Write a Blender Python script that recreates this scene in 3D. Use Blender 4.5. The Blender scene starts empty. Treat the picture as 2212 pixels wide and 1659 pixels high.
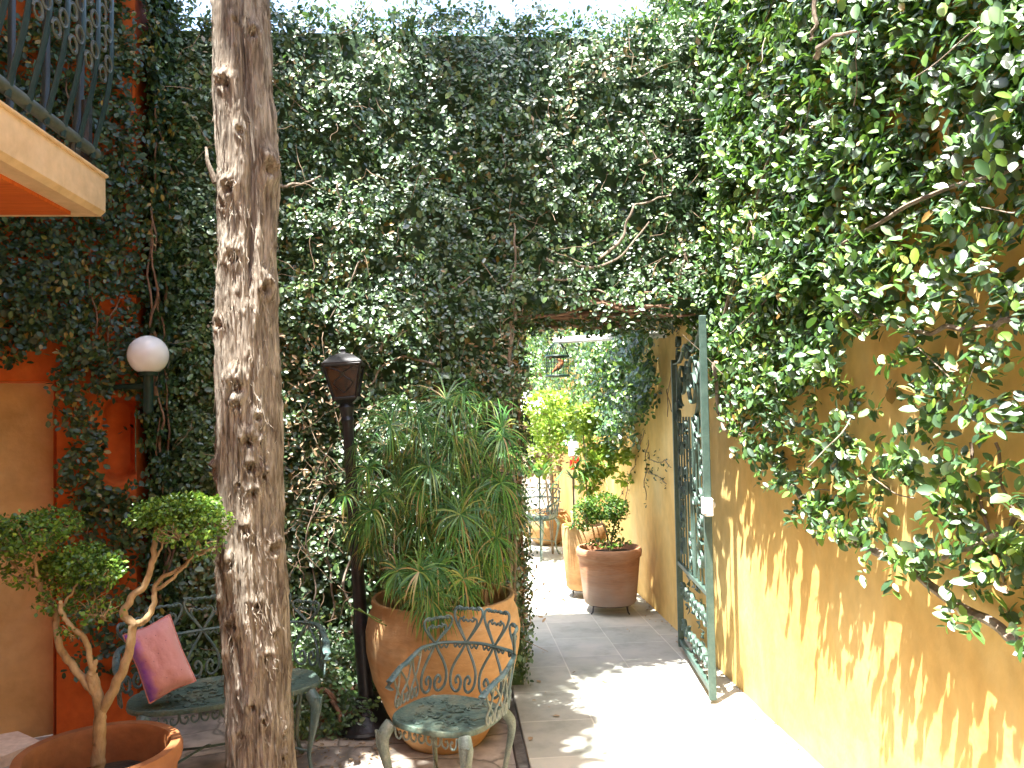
import bpy, math, random
import numpy as np
from mathutils import Vector, Matrix, noise

random.seed(7)
RNG = np.random.default_rng(11)
R = math.radians
scene = bpy.context.scene
COL = scene.collection

# ------------------------------------------------------------------ camera
F = 1750.0; CU, CV = 1106.0, 829.5
CAM = Vector((0, 0, 1.65))
ROT = Matrix.Rotation(R(-4.6), 3, 'Z') @ Matrix.Rotation(R(92.0), 3, 'X') @ Matrix.Rotation(R(-1.1), 3, 'Z')
cd = bpy.data.cameras.new('camera'); cam = bpy.data.objects.new('camera', cd); COL.objects.link(cam)
cd.lens = F / 2212 * 36; cd.sensor_width = 36; cd.clip_end = 3000; cd.clip_start = 0.05
cam.matrix_world = Matrix.Translation(CAM) @ ROT.to_4x4()
scene.camera = cam

def P(u, v, X=None, Y=None, Z=None):
    """point of the ray through measured photo point (u, v) on a world plane"""
    d = ROT @ Vector(((u - CU) / F, -(v - CV) / F, -1))
    if X is not None: t = (X - CAM.x) / d.x
    elif Y is not None: t = (Y - CAM.y) / d.y
    else: t = (Z - CAM.z) / d.z
    return CAM + d * t
RT = np.array(ROT.transposed())
def proj(p):
    q = (np.asarray(p) - np.array(CAM)) @ RT.T
    return CU + F * q[:, 0] / -q[:, 2], CV - F * q[:, 1] / -q[:, 2]

# ------------------------------------------------------------------ helpers
def V(*a): return Vector(a)

class MB:
    def __init__(s): s.v = []; s.f = []
    def add(s, vs, fs):
        o = len(s.v); s.v += [tuple(p) for p in vs]; s.f += [tuple(i + o for i in f) for f in fs]; return s
    def box(s, c, size, rz=0, bev=0.0):
        hx, hy, hz = [q / 2 for q in size]; M = Matrix.Rotation(rz, 3, 'Z'); c = Vector(c)
        b = min(bev, hx * .9, hy * .9, hz * .9)
        if b <= 0:
            vs = [c + M @ Vector((x * hx, y * hy, z * hz)) for z in (-1, 1) for x, y in ((-1, -1), (1, -1), (1, 1), (-1, 1))]
            return s.add(vs, [(3, 2, 1, 0), (4, 5, 6, 7), (0, 1, 5, 4), (1, 2, 6, 5), (2, 3, 7, 6), (3, 0, 4, 7)])
        rings = []
        for z, i in ((-hz, b), (-hz + b, 0), (hz - b, 0), (hz, b)):
            x = hx - i; y = hy - i; k = b if i == 0 else b * .5
            rings.append([(-x + k, -y, z), (x - k, -y, z), (x, -y + k, z), (x, y - k, z), (x - k, y, z), (-x + k, y, z), (-x, y - k, z), (-x, -y + k, z)])
        vs = [c + M @ Vector(p) for r in rings for p in r]; fs = [tuple(range(7, -1, -1)), tuple(range(24, 32))]
        for r in range(3):
            for i in range(8): j = (i + 1) % 8; fs.append((r * 8 + i, r * 8 + j, r * 8 + 8 + j, r * 8 + 8 + i))
        return s.add(vs, fs)
    def tube(s, pts, rad, n=8, flat=None, cap=True):
        pts = [Vector(p) for p in pts]; m = len(pts)
        if not hasattr(rad, '__len__'): rad = [rad] * m
        up = None; vs = []
        for i, p in enumerate(pts):
            t = (pts[min(i + 1, m - 1)] - pts[max(i - 1, 0)])
            if t.length < 1e-9: t = Vector((0, 0, 1))
            t.normalize()
            if up is None:
                up = t.orthogonal().normalized() if flat is None else (Vector(flat) - t * t.dot(Vector(flat))).normalized()
            else:
                ref = up if flat is None else Vector(flat)
                q = ref - t * t.dot(ref); up = q.normalized() if q.length > 1e-6 else t.orthogonal().normalized()
            b = t.cross(up)
            r = rad[i]; ra, rb = r if hasattr(r, '__len__') else (r, r)
            for k in range(n):
                a = 2 * math.pi * k / n; vs.append(p + up * (math.cos(a) * ra) + b * (math.sin(a) * rb))
        fs = []
        for i in range(m - 1):
            for k in range(n):
                j = (k + 1) % n; fs.append((i * n + k, i * n + j, (i + 1) * n + j, (i + 1) * n + k))
        if cap: fs += [tuple(range(n - 1, -1, -1)), tuple((m - 1) * n + k for k in range(n))]
        return s.add(vs, fs)
    def lathe(s, prof, c=(0, 0, 0), n=40, wob=0.0):
        vs = []; c = Vector(c)
        for i, (r, z) in enumerate(prof):
            for k in range(n):
                a = 2 * math.pi * k / n
                w = 1 + wob * (noise.noise(Vector((math.cos(a) * 1.3, math.sin(a) * 1.3, z * 2.5 + c.x * 3))) + .25 * noise.noise(Vector((math.cos(a) * 5, math.sin(a) * 5, z * 14))))
                vs.append(c + Vector((math.cos(a) * r * w, math.sin(a) * r * w, z + (wob * .25 * noise.noise(Vector((math.cos(a) * 1.5, math.sin(a) * 1.5, c.y))) if wob else 0))))
        fs = []
        for i in range(len(prof) - 1):
            for k in range(n):
                j = (k + 1) % n; fs.append((i * n + k, i * n + j, (i + 1) * n + j, (i + 1) * n + k))
        if prof[0][0] > 1e-4: fs.append(tuple(range(n - 1, -1, -1)))
        if prof[-1][0] > 1e-4: fs.append(tuple((len(prof) - 1) * n + k for k in range(n)))
        return s.add(vs, fs)
    def sphere(s, c, r, n=20, sc=(1, 1, 1), m=None):
        m = m or n // 2; prof = []; c = Vector(c); vs = []
        for i in range(m + 1):
            t = math.pi * i / m
            for k in range(n):
                a = 2 * math.pi * k / n
                vs.append(c + Vector((math.sin(t) * math.cos(a) * r * sc[0], math.sin(t) * math.sin(a) * r * sc[1], -math.cos(t) * r * sc[2])))
        fs = [(i * n + k, i * n + (k + 1) % n, (i + 1) * n + (k + 1) % n, (i + 1) * n + k) for i in range(m) for k in range(n)]
        return s.add(vs, fs)
    def build(s, name, mat, parent=None, local=False, smooth=True, auto=40):
        me = bpy.data.meshes.new(name)
        off = Vector(parent.location) if (parent is not None and not local) else Vector((0, 0, 0))
        me.from_pydata([tuple(Vector(p) - off) for p in s.v], [], s.f)
        me.materials.append(mat)
        if smooth:
            me.polygons.foreach_set('use_smooth', [True] * len(me.polygons))
            try: me.set_sharp_from_angle(angle=R(auto))
            except Exception: pass
        me.update()
        o = bpy.data.objects.new(name, me); COL.objects.link(o)
        if parent is not None: o.parent = parent
        return o

def mesh_np(name, verts, quads, mat, parent=None, attrs=None, smooth=False):
    """fast mesh of quads from numpy arrays (world coordinates)"""
    verts = np.asarray(verts, dtype=np.float32).copy()
    if parent is not None: verts -= np.array(parent.location, dtype=np.float32)
    me = bpy.data.meshes.new(name)
    me.vertices.add(len(verts)); me.vertices.foreach_set('co', verts.ravel())
    me.loops.add(quads.size); me.loops.foreach_set('vertex_index', quads.astype(np.int32).ravel())
    me.polygons.add(len(quads)); me.polygons.foreach_set('loop_start', np.arange(0, quads.size, 4, dtype=np.int32))
    me.update(calc_edges=True)
    if smooth: me.polygons.foreach_set('use_smooth', [True] * len(quads))
    if attrs is not None:
        for k, a in attrs.items():
            at = me.attributes.new(k, 'FLOAT', 'POINT'); at.data.foreach_set('value', np.asarray(a, dtype=np.float32))
    me.materials.append(mat)
    o = bpy.data.objects.new(name, me); COL.objects.link(o)
    if parent is not None: o.parent = parent
    return o

def tag(o, label=None, cat=None, group=None, kind=None):
    if label: o['label'] = label
    if cat: o['category'] = cat
    if group: o['group'] = group
    if kind: o['kind'] = kind
    return o
def thing(name, loc, label, cat, group=None, rz=0):
    o = bpy.data.objects.new(name, None); COL.objects.link(o)
    o.location = loc; o.rotation_euler = (0, 0, rz); o.empty_display_size = .1
    return tag(o, label, cat, group)

def smooth_pts(pts, k=6):
    """Catmull-Rom"""
    pts = [Vector(p) for p in pts]; out = []
    for i in range(len(pts) - 1):
        p0 = pts[max(i - 1, 0)]; p1 = pts[i]; p2 = pts[i + 1]; p3 = pts[min(i + 2, len(pts) - 1)]
        for j in range(k):
            t = j / k
            out.append(.5 * ((2 * p1) + (p2 - p0) * t + (2 * p0 - 5 * p1 + 4 * p2 - p3) * t * t + (3 * p1 - p0 - 3 * p2 + p3) * t ** 3))
    out.append(pts[-1]); return out
def lerp_list(vals, n):
    x = np.linspace(0, len(vals) - 1, n); return list(np.interp(x, range(len(vals)), vals))

# ------------------------------------------------------------------ materials
def newmat(name):
    m = bpy.data.materials.new(name); m.use_nodes = True; nt = m.node_tree; nt.nodes.clear()
    out = nt.nodes.new('ShaderNodeOutputMaterial'); b = nt.nodes.new('ShaderNodeBsdfPrincipled')
    nt.links.new(b.outputs[0], out.inputs[0]); return m, nt, b, out
def N(nt, t, **kw):
    n = nt.nodes.new(t)
    for k, v in kw.items(): setattr(n, k, v)
    return n
def ramp(nt, stops, fac):
    r = N(nt, 'ShaderNodeValToRGB'); e = r.color_ramp.elements
    while len(e) > 1: e.remove(e[-1])
    e[0].position, e[0].color = stops[0][0], (*stops[0][1], 1)
    for p, c in stops[1:]: q = e.new(p); q.color = (*c, 1)
    nt.links.new(fac, r.inputs[0]); return r
def stucco(name, c1, c2, c3=None, scale=3, rough=.85, bump=.25, bscale=60, spec=.3, stretch=(1, 1, 1), fine=.3, metal=0, coat=0):
    m, nt, b, out = newmat(name)
    tc = N(nt, 'ShaderNodeTexCoord'); mp = N(nt, 'ShaderNodeMapping'); mp.inputs['Scale'].default_value = stretch
    nt.links.new(tc.outputs['Object'], mp.inputs[0])
    n1 = N(nt, 'ShaderNodeTexNoise'); n1.inputs['Scale'].default_value = scale; n1.inputs['Detail'].default_value = 9; n1.inputs['Roughness'].default_value = .62; n1.inputs['Distortion'].default_value = .4
    nt.links.new(mp.outputs[0], n1.inputs[0])
    st = [(.32, c1), (.62, c2)] if c3 is None else [(.28, c1), (.5, c2), (.74, c3)]
    r = ramp(nt, st, n1.outputs[0])
    n3 = N(nt, 'ShaderNodeTexNoise'); n3.inputs['Scale'].default_value = scale * 9; n3.inputs['Detail'].default_value = 6
    nt.links.new(mp.outputs[0], n3.inputs[0])
    mx = N(nt, 'ShaderNodeMix', data_type='RGBA', blend_type='MULTIPLY'); mx.inputs[0].default_value = fine
    r3 = ramp(nt, [(.3, (.45, .45, .45)), (.65, (1.15, 1.15, 1.15))], n3.outputs[0])
    nt.links.new(r.outputs[0], mx.inputs[6]); nt.links.new(r3.outputs[0], mx.inputs[7]); nt.links.new(mx.outputs[2], b.inputs['Base Color'])
    b.inputs['Roughness'].default_value = rough; b.inputs['Specular IOR Level'].default_value = spec; b.inputs['Metallic'].default_value = metal
    n2 = N(nt, 'ShaderNodeTexNoise'); n2.inputs['Scale'].default_value = bscale; n2.inputs['Detail'].default_value = 8
    nt.links.new(mp.outputs[0], n2.inputs[0])
    bp = N(nt, 'ShaderNodeBump'); bp.inputs['Strength'].default_value = bump; bp.inputs['Distance'].default_value = .01
    nt.links.new(n2.outputs[0], bp.inputs['Height']); nt.links.new(bp.outputs[0], b.inputs['Normal'])
    return m
def leafmat(name, stops, rough=.34, spec=.5, coat=0., trans=.22, tcol=(.22, .36, .03)):
    m, nt, b, out = newmat(name)
    g = N(nt, 'ShaderNodeNewGeometry'); tco = N(nt, 'ShaderNodeTexCoord'); pn = N(nt, 'ShaderNodeTexNoise'); pn.inputs['Scale'].default_value = 3.2; pn.inputs['Detail'].default_value = 3
    nt.links.new(tco.outputs['Object'], pn.inputs[0])
    pa = N(nt, 'ShaderNodeMath', operation='MULTIPLY_ADD'); pa.inputs[1].default_value = .7; pa.inputs[2].default_value = -.27; nt.links.new(pn.outputs[0], pa.inputs[0])
    pb_ = N(nt, 'ShaderNodeMath', operation='MULTIPLY_ADD'); pb_.inputs[1].default_value = .9; nt.links.new(g.outputs['Random Per Island'], pb_.inputs[0]); nt.links.new(pa.outputs[0], pb_.inputs[2])
    r = ramp(nt, stops, pb_.outputs[0])
    nt.links.new(r.outputs[0], b.inputs['Base Color'])
    b.inputs['Specular IOR Level'].default_value = spec; b.inputs['Coat Weight'].default_value = coat; b.inputs['Coat Roughness'].default_value = .42
    wn = N(nt, 'ShaderNodeMath', operation='MULTIPLY_ADD'); wn.inputs[1].default_value = .22; wn.inputs[2].default_value = rough - .08
    fr = N(nt, 'ShaderNodeMath', operation='FRACT'); m7 = N(nt, 'ShaderNodeMath', operation='MULTIPLY'); m7.inputs[1].default_value = 17.3
    nt.links.new(g.outputs['Random Per Island'], m7.inputs[0]); nt.links.new(m7.outputs[0], fr.inputs[0]); nt.links.new(fr.outputs[0], wn.inputs[0]); nt.links.new(wn.outputs[0], b.inputs['Roughness'])
    t = N(nt, 'ShaderNodeBsdfTranslucent')
    mc = N(nt, 'ShaderNodeMix', data_type='RGBA'); mc.inputs[0].default_value = .6
    nt.links.new(r.outputs[0], mc.inputs[6]); mc.inputs[7].default_value = (*tcol, 1); nt.links.new(mc.outputs[2], t.inputs[0])
    mx = N(nt, 'ShaderNodeMixShader'); mx.inputs[0].default_value = trans
    nt.links.new(b.outputs[0], mx.inputs[1]); nt.links.new(t.outputs[0], mx.inputs[2]); nt.links.new(mx.outputs[0], out.inputs[0])
    return m

M = {}
M['ochre'] = stucco('ochre_stucco', (.60, .34, .085), (.70, .455, .15), (.77, .57, .25), scale=1.5, bump=.3, bscale=30, stretch=(1, 1, .7), fine=.22)
M['orange'] = stucco('orange_stucco', (.38, .065, .01), (.50, .10, .014), (.58, .15, .028), scale=2.4, bump=.3, bscale=35, fine=.25)
M['niche'] = stucco('deep_orange_stucco', (.70, .075, .006), (.76, .10, .012), scale=4, bump=.2)
M['beige'] = stucco('beige_stucco', (.34, .20, .065), (.46, .29, .115), (.52, .36, .18), scale=1.8, bump=.2, bscale=40, fine=.2)
M['peach'] = stucco('peach_paint', (.44, .28, .14), (.68, .47, .26), (.74, .54, .33), scale=2.2, bump=.3, bscale=25, fine=.22)
M['soffit'] = stucco('orange_soffit_boards', (.50, .085, .01), (.66, .15, .02), scale=5, stretch=(.25, 2.5, 1), bump=.3)
M['render'] = stucco('mossy_render', (.03, .07, .03), (.05, .10, .04), (.10, .12, .06), scale=4, bump=.5, bscale=30)
M['whitewall'] = stucco('white_render', (.7, .68, .62), (.82, .8, .75), scale=2)
M['terra'] = stucco('terracotta', (.34, .165, .06), (.45, .26, .11), (.54, .40, .23), scale=1.7, bump=.25, bscale=40, stretch=(1, 1, 2.2), rough=.8)
M['terra_pale'] = stucco('salt_stained_terracotta', (.33, .15, .08), (.46, .23, .12), (.52, .33, .22), scale=3.0, bump=.25, bscale=40, stretch=(.6, .6, 3.5), rough=.85)
def salt(m):
    nt = m.node_tree; b = [n for n in nt.nodes if n.type == 'BSDF_PRINCIPLED'][0]; l = b.inputs['Base Color'].links[0].from_socket
    tc = N(nt, 'ShaderNodeTexCoord'); sp = N(nt, 'ShaderNodeSeparateXYZ'); nt.links.new(tc.outputs['Object'], sp.inputs[0])
    n1 = N(nt, 'ShaderNodeTexNoise'); n1.inputs['Scale'].default_value = 7; n1.inputs['Detail'].default_value = 7; nt.links.new(tc.outputs['Object'], n1.inputs[0])
    ma = N(nt, 'ShaderNodeMath', operation='MULTIPLY_ADD'); ma.inputs[1].default_value = .3; nt.links.new(n1.outputs[0], ma.inputs[0]); nt.links.new(sp.outputs[2], ma.inputs[2])
    r = ramp(nt, [(.22, (.85, .85, .85)), (.36, (.45, .45, .45)), (.52, (0, 0, 0))], ma.outputs[0])
    mx = N(nt, 'ShaderNodeMix', data_type='RGBA'); nt.links.new(r.outputs[0], mx.inputs[0]); nt.links.new(l, mx.inputs[6]); mx.inputs[7].default_value = (.42, .35, .29, 1); nt.links.new(mx.outputs[2], b.inputs['Base Color'])
salt(M['terra_pale'])
M['terra_orange'] = stucco('orange_glazed_terracotta', (.16, .055, .02), (.27, .10, .032), (.33, .14, .05), scale=3.5, bump=.2, bscale=40, rough=.6, spec=.5)
M['soil'] = stucco('soil', (.02, .013, .008), (.06, .04, .025), scale=20, bump=.8, bscale=60)
M['vine'] = stucco('vine_wood', (.10, .08, .06), (.24, .19, .14), (.42, .36, .29), scale=14, bump=.5, bscale=70, stretch=(1, 1, .5))
M['root'] = stucco('brown_root', (.07, .04, .025), (.18, .10, .06), (.32, .22, .15), scale=12, bump=.6, bscale=60, stretch=(.5, 1, 1))
M['twig'] = stucco('thin_twig', (.14, .09, .05), (.36, .28, .19), scale=9, bump=.2)
M['bonsai'] = stucco('bonsai_wood', (.13, .085, .04), (.30, .21, .11), (.42, .33, .2), scale=12, bump=.5, bscale=60, stretch=(1, 1, .5))
M['iron'] = stucco('verdigris_iron', (.045, .085, .085), (.075, .13, .125), (.15, .19, .16), scale=16, bump=.35, bscale=120, rough=.45, spec=.6, fine=.4)
M['iron_pale'] = stucco('worn_verdigris_iron', (.11, .15, .13), (.2, .25, .21), (.36, .38, .31), scale=16, bump=.35, bscale=120, rough=.5, spec=.6, fine=.4)
M['gate'] = stucco('grey_green_gate_paint', (.035, .07, .058), (.055, .10, .08), (.09, .14, .115), scale=9, bump=.15, bscale=80, rough=.48, spec=.5, fine=.3)
M['rail'] = stucco('dark_blue_green_paint', (.008, .022, .03), (.015, .036, .043), scale=10, rough=.35, spec=.6, bump=.1)
M['railgrey'] = stucco('grey_rail_paint', (.05, .06, .05), (.09, .10, .08), scale=10, rough=.5, bump=.1)
M['black'] = stucco('black_iron', (.006, .006, .007), (.018, .018, .02), scale=14, rough=.42, spec=.55, bump=.25, bscale=70)
M['darkgreen'] = stucco('dark_green_metal', (.008, .025, .018), (.015, .04, .03), scale=12, rough=.4)
M['white'] = stucco('white_metal', (.62, .6, .54), (.78, .76, .7), scale=6, rough=.45, bump=.1)
M['fabric'] = stucco('white_canvas', (.74, .74, .76), (.84, .84, .85), scale=4, rough=.9)
M['red'] = stucco('red_paint', (.6, .02, .015), (.7, .035, .02), scale=6, rough=.4, bump=.1)
M['pink'] = stucco('dusty_pink_cloth', (.52, .20, .19), (.66, .29, .26), (.70, .34, .31), scale=7, rough=.95, bump=.35, bscale=220, fine=.35)
M['purple'] = stucco('purple_velvet', (.10, .02, .28), (.22, .05, .45), (.28, .16, .5), scale=16, rough=.8)
M['bird'] = stucco('rust_brown_feathers', (.25, .08, .03), (.42, .16, .06), scale=30, rough=.7)
M['seat'] = stucco('mossy_seat_iron', (.05, .095, .085), (.10, .15, .12), (.2, .2, .13), scale=10, bump=.6, bscale=55, rough=.5, fine=.5)

# glossy fig leaves
M['fig'] = leafmat('fig_leaf', [(0, (.02, .062, .022)), (.35, (.038, .105, .028)), (.65, (.065, .155, .034)), (.86, (.11, .215, .04)), (.955, (.15, .23, .03)), (.99, (.22, .15, .04))], rough=.46, spec=1.0, coat=.9, trans=.16, tcol=(.12, .3, .06))
M['fig_dark'] = leafmat('shaded_fig_leaf', [(0, (.009, .026, .012)), (.4, (.016, .045, .015)), (.75, (.03, .07, .016)), (.92, (.07, .11, .018)), (.97, (.25, .17, .03))], rough=.44, spec=.6, trans=.12)  # darker copy of the fig leaf, shade put into its colour
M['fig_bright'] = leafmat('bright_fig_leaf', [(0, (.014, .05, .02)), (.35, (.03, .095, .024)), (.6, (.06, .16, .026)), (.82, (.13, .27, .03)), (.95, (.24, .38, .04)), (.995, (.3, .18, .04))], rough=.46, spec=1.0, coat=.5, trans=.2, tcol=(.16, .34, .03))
M['dead'] = leafmat('dry_leaf', [(0, (.16, .10, .05)), (.5, (.30, .21, .12)), (.9, (.44, .34, .22))], rough=.6, spec=.3, trans=.1, tcol=(.4, .25, .12))
M['box'] = leafmat('boxwood_leaf', [(0, (.02, .05, .012)), (.4, (.05, .12, .018)), (.75, (.10, .21, .022)), (.95, (.20, .32, .04))], rough=.42, spec=.45, trans=.25)
M['lime'] = leafmat('lime_green_leaf', [(0, (.07, .16, .02)), (.5, (.16, .30, .035)), (.9, (.34, .46, .08))], rough=.4, spec=.5, trans=.32, tcol=(.5, .6, .06))
M['conifer'] = leafmat('cypress_spray', [(0, (.015, .035, .012)), (1, (.04, .08, .02))], rough=.6, trans=.05)

def papyrus_mat():
    m, nt, b, out = newmat('papyrus_blade')
    g = N(nt, 'ShaderNodeNewGeometry'); r = ramp(nt, [(0, (.035, .12, .035)), (.45, (.075, .21, .045)), (.8, (.16, .32, .055)), (.93, (.30, .32, .08)), (.98, (.38, .27, .11))], g.outputs['Random Per Island'])
    a = N(nt, 'ShaderNodeAttribute', attribute_name='tip')
    r2 = ramp(nt, [(.84, (0, 0, 0)), (.96, (1, 1, 1))], a.outputs['Fac'])
    mx = N(nt, 'ShaderNodeMix', data_type='RGBA'); nt.links.new(r2.outputs[0], mx.inputs[0]); nt.links.new(r.outputs[0], mx.inputs[6]); mx.inputs[7].default_value = (.42, .26, .1, 1)
    nt.links.new(mx.outputs[2], b.inputs['Base Color']); b.inputs['Roughness'].default_value = .4
    t = N(nt, 'ShaderNodeBsdfTranslucent'); nt.links.new(mx.outputs[2], t.inputs[0])
    ms = N(nt, 'ShaderNodeMixShader'); ms.inputs[0].default_value = .25
    nt.links.new(b.outputs[0], ms.inputs[1]); nt.links.new(t.outputs[0], ms.inputs[2]); nt.links.new(ms.outputs[0], out.inputs[0])
    return m
M['papyrus'] = papyrus_mat()

def bark_mat():
    m, nt, b, out = newmat('shaggy_bark')
    tc = N(nt, 'ShaderNodeTexCoord'); mp = N(nt, 'ShaderNodeMapping'); mp.inputs['Scale'].default_value = (1, 1, .13)
    nt.links.new(tc.outputs['Object'], mp.inputs[0])
    n1 = N(nt, 'ShaderNodeTexNoise'); n1.inputs['Scale'].default_value = 55; n1.inputs['Detail'].default_value = 12; n1.inputs['Roughness'].default_value = .65; n1.inputs['Distortion'].default_value = .6
    nt.links.new(mp.outputs[0], n1.inputs[0])
    n2 = N(nt, 'ShaderNodeTexNoise'); n2.inputs['Scale'].default_value = 9; n2.inputs['Detail'].default_value = 6
    nt.links.new(tc.outputs['Object'], n2.inputs[0])
    r1 = ramp(nt, [(.3, (.065, .052, .042)), (.43, (.19, .165, .13)), (.56, (.35, .32, .265)), (.72, (.47, .44, .38))], n1.outputs[0])
    r2 = ramp(nt, [(.35, (.62, .54, .48)), (.6, (1.05, 1.02, 1.0))], n2.outputs[0])
    mx = N(nt, 'ShaderNodeMix', data_type='RGBA', blend_type='MULTIPLY'); mx.inputs[0].default_value = .8
    nt.links.new(r1.outputs[0], mx.inputs[6]); nt.links.new(r2.outputs[0], mx.inputs[7]); nt.links.new(mx.outputs[2], b.inputs['Base Color'])
    b.inputs['Roughness'].default_value = .9; b.inputs['Specular IOR Level'].default_value = .2
    bp = N(nt, 'ShaderNodeBump'); bp.inputs['Strength'].default_value = 1; bp.inputs['Distance'].default_value = .016
    nt.links.new(n1.outputs[0], bp.inputs['Height']); nt.links.new(bp.outputs[0], b.inputs['Normal'])
    return m
M['bark'] = bark_mat()

def tile_mat():
    m, nt, b, out = newmat('grey_stone_tiles')
    tc = N(nt, 'ShaderNodeTexCoord'); sp = N(nt, 'ShaderNodeSeparateXYZ'); cb = N(nt, 'ShaderNodeCombineXYZ')
    nt.links.new(tc.outputs['Object'], sp.inputs[0])
    ax = N(nt, 'ShaderNodeMath', operation='ADD'); ax.inputs[1].default_value = -.355 + .39 * 10
    nt.links.new(sp.outputs[0], ax.inputs[0]); nt.links.new(sp.outputs[1], cb.inputs[0]); nt.links.new(ax.outputs[0], cb.inputs[1])
    bt = N(nt, 'ShaderNodeTexBrick'); bt.offset = .42; bt.inputs['Scale'].default_value = 1
    bt.inputs['Brick Width'].default_value = .455; bt.inputs['Row Height'].default_value = .39; bt.inputs['Mortar Size'].default_value = .0045; bt.inputs['Mortar Smooth'].default_value = .3; bt.inputs['Bias'].default_value = 0
    bt.inputs['Color1'].default_value = (.33, .33, .31, 1); bt.inputs['Color2'].default_value = (.43, .42, .385, 1); bt.inputs['Mortar'].default_value = (.52, .5, .46, 1)
    nt.links.new(cb.outputs[0], bt.inputs[0])
    n1 = N(nt, 'ShaderNodeTexNoise'); n1.inputs['Scale'].default_value = 5; n1.inputs['Detail'].default_value = 10; n1.inputs['Roughness'].default_value = .65
    nt.links.new(tc.outputs['Object'], n1.inputs[0]); r = ramp(nt, [(.3, (.72, .74, .7)), (.5, (.98, .98, .96)), (.7, (1.12, 1.08, 1.02))], n1.outputs[0])
    mx = N(nt, 'ShaderNodeMix', data_type='RGBA', blend_type='MULTIPLY'); mx.inputs[0].default_value = 1
    nt.links.new(bt.outputs[0], mx.inputs[6]); nt.links.new(r.outputs[0], mx.inputs[7])
    n2 = N(nt, 'ShaderNodeTexNoise'); n2.inputs['Scale'].default_value = 1.6; n2.inputs['Detail'].default_value = 5
    nt.links.new(tc.outputs['Object'], n2.inputs[0]); rr = ramp(nt, [(.35, (.8, .84, .78)), (.6, (1.05, 1.03, 1))], n2.outputs[0])
    mx2 = N(nt, 'ShaderNodeMix', data_type='RGBA', blend_type='MULTIPLY'); mx2.inputs[0].default_value = 1
    nt.links.new(mx.outputs[2], mx2.inputs[6]); nt.links.new(rr.outputs[0], mx2.inputs[7]); nt.links.new(mx2.outputs[2], b.inputs['Base Color'])
    b.inputs['Roughness'].default_value = .7
    ma = N(nt, 'ShaderNodeMath', operation='MULTIPLY_ADD'); ma.inputs[1].default_value = -.5; nt.links.new(bt.outputs['Fac'], ma.inputs[0]); nt.links.new(n1.outputs[0], ma.inputs[2])
    bp = N(nt, 'ShaderNodeBump'); bp.inputs['Strength'].default_value = .35; bp.inputs['Distance'].default_value = .006
    nt.links.new(ma.outputs[0], bp.inputs['Height']); nt.links.new(bp.outputs[0], b.inputs['Normal'])
    return m
M['tiles'] = tile_mat()
def flag_mat():
    m, nt, b, out = newmat('brown_flagstones')
    tc = N(nt, 'ShaderNodeTexCoord')
    n0 = N(nt, 'ShaderNodeTexNoise'); n0.inputs['Scale'].default_value = 6; n0.inputs['Detail'].default_value = 4; nt.links.new(tc.outputs['Object'], n0.inputs[0])
    mxv = N(nt, 'ShaderNodeMix', data_type='VECTOR'); mxv.inputs[0].default_value = .09; nt.links.new(tc.outputs['Object'], mxv.inputs[4]); nt.links.new(n0.outputs['Color'], mxv.inputs[5])
    vo = N(nt, 'ShaderNodeTexVoronoi', feature='DISTANCE_TO_EDGE'); vo.inputs['Scale'].default_value = 3.6; nt.links.new(mxv.outputs[1], vo.inputs[0])
    vc = N(nt, 'ShaderNodeTexVoronoi'); vc.inputs['Scale'].default_value = 3.6; nt.links.new(mxv.outputs[1], vc.inputs[0])
    sx = N(nt, 'ShaderNodeSeparateXYZ'); nt.links.new(vc.outputs['Color'], sx.inputs[0])
    rc = ramp(nt, [(0, (.27, .24, .21)), (.5, (.36, .32, .28)), (1, (.44, .38, .31))], sx.outputs[0])
    n1 = N(nt, 'ShaderNodeTexNoise'); n1.inputs['Scale'].default_value = 10; n1.inputs['Detail'].default_value = 10; nt.links.new(tc.outputs['Object'], n1.inputs[0])
    r1 = ramp(nt, [(.3, (.55, .55, .55)), (.7, (1.3, 1.25, 1.2))], n1.outputs[0])
    mm = N(nt, 'ShaderNodeMix', data_type='RGBA', blend_type='MULTIPLY'); mm.inputs[0].default_value = 1; nt.links.new(rc.outputs[0], mm.inputs[6]); nt.links.new(r1.outputs[0], mm.inputs[7])
    re = ramp(nt, [(0, (1, 1, 1)), (.035, (0, 0, 0))], vo.outputs['Distance'])
    mj = N(nt, 'ShaderNodeMix', data_type='RGBA'); nt.links.new(re.outputs[0], mj.inputs[0]); nt.links.new(mm.outputs[2], mj.inputs[6]); mj.inputs[7].default_value = (.16, .14, .11, 1)
    nt.links.new(mj.outputs[2], b.inputs['Base Color']); b.inputs['Roughness'].default_value = .8
    bp = N(nt, 'ShaderNodeBump'); bp.inputs['Strength'].default_value = .5; bp.inputs['Distance'].default_value = .01
    ad = N(nt, 'ShaderNodeMath', operation='MULTIPLY_ADD'); ad.inputs[1].default_value = .6; nt.links.new(n1.outputs[0], ad.inputs[0])
    cl = ramp(nt, [(0, (0, 0, 0)), (.05, (1, 1, 1))], vo.outputs['Distance']); nt.links.new(cl.outputs[0], ad.inputs[2])
    nt.links.new(ad.outputs[0], bp.inputs['Height']); nt.links.new(bp.outputs[0], b.inputs['Normal'])
    return m
M['flags'] = flag_mat()
def globe_mat():
    m, nt, b, out = newmat('opal_globe')
    b.inputs['Base Color'].default_value = (.8, .8, .79, 1); b.inputs['Roughness'].default_value = .12
    b.inputs['Subsurface Weight'].default_value = .4; b.inputs['Subsurface Radius'].default_value = (.1, .1, .1); b.inputs['Subsurface Scale'].default_value = .3
    return m
M['globe'] = globe_mat()
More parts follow.
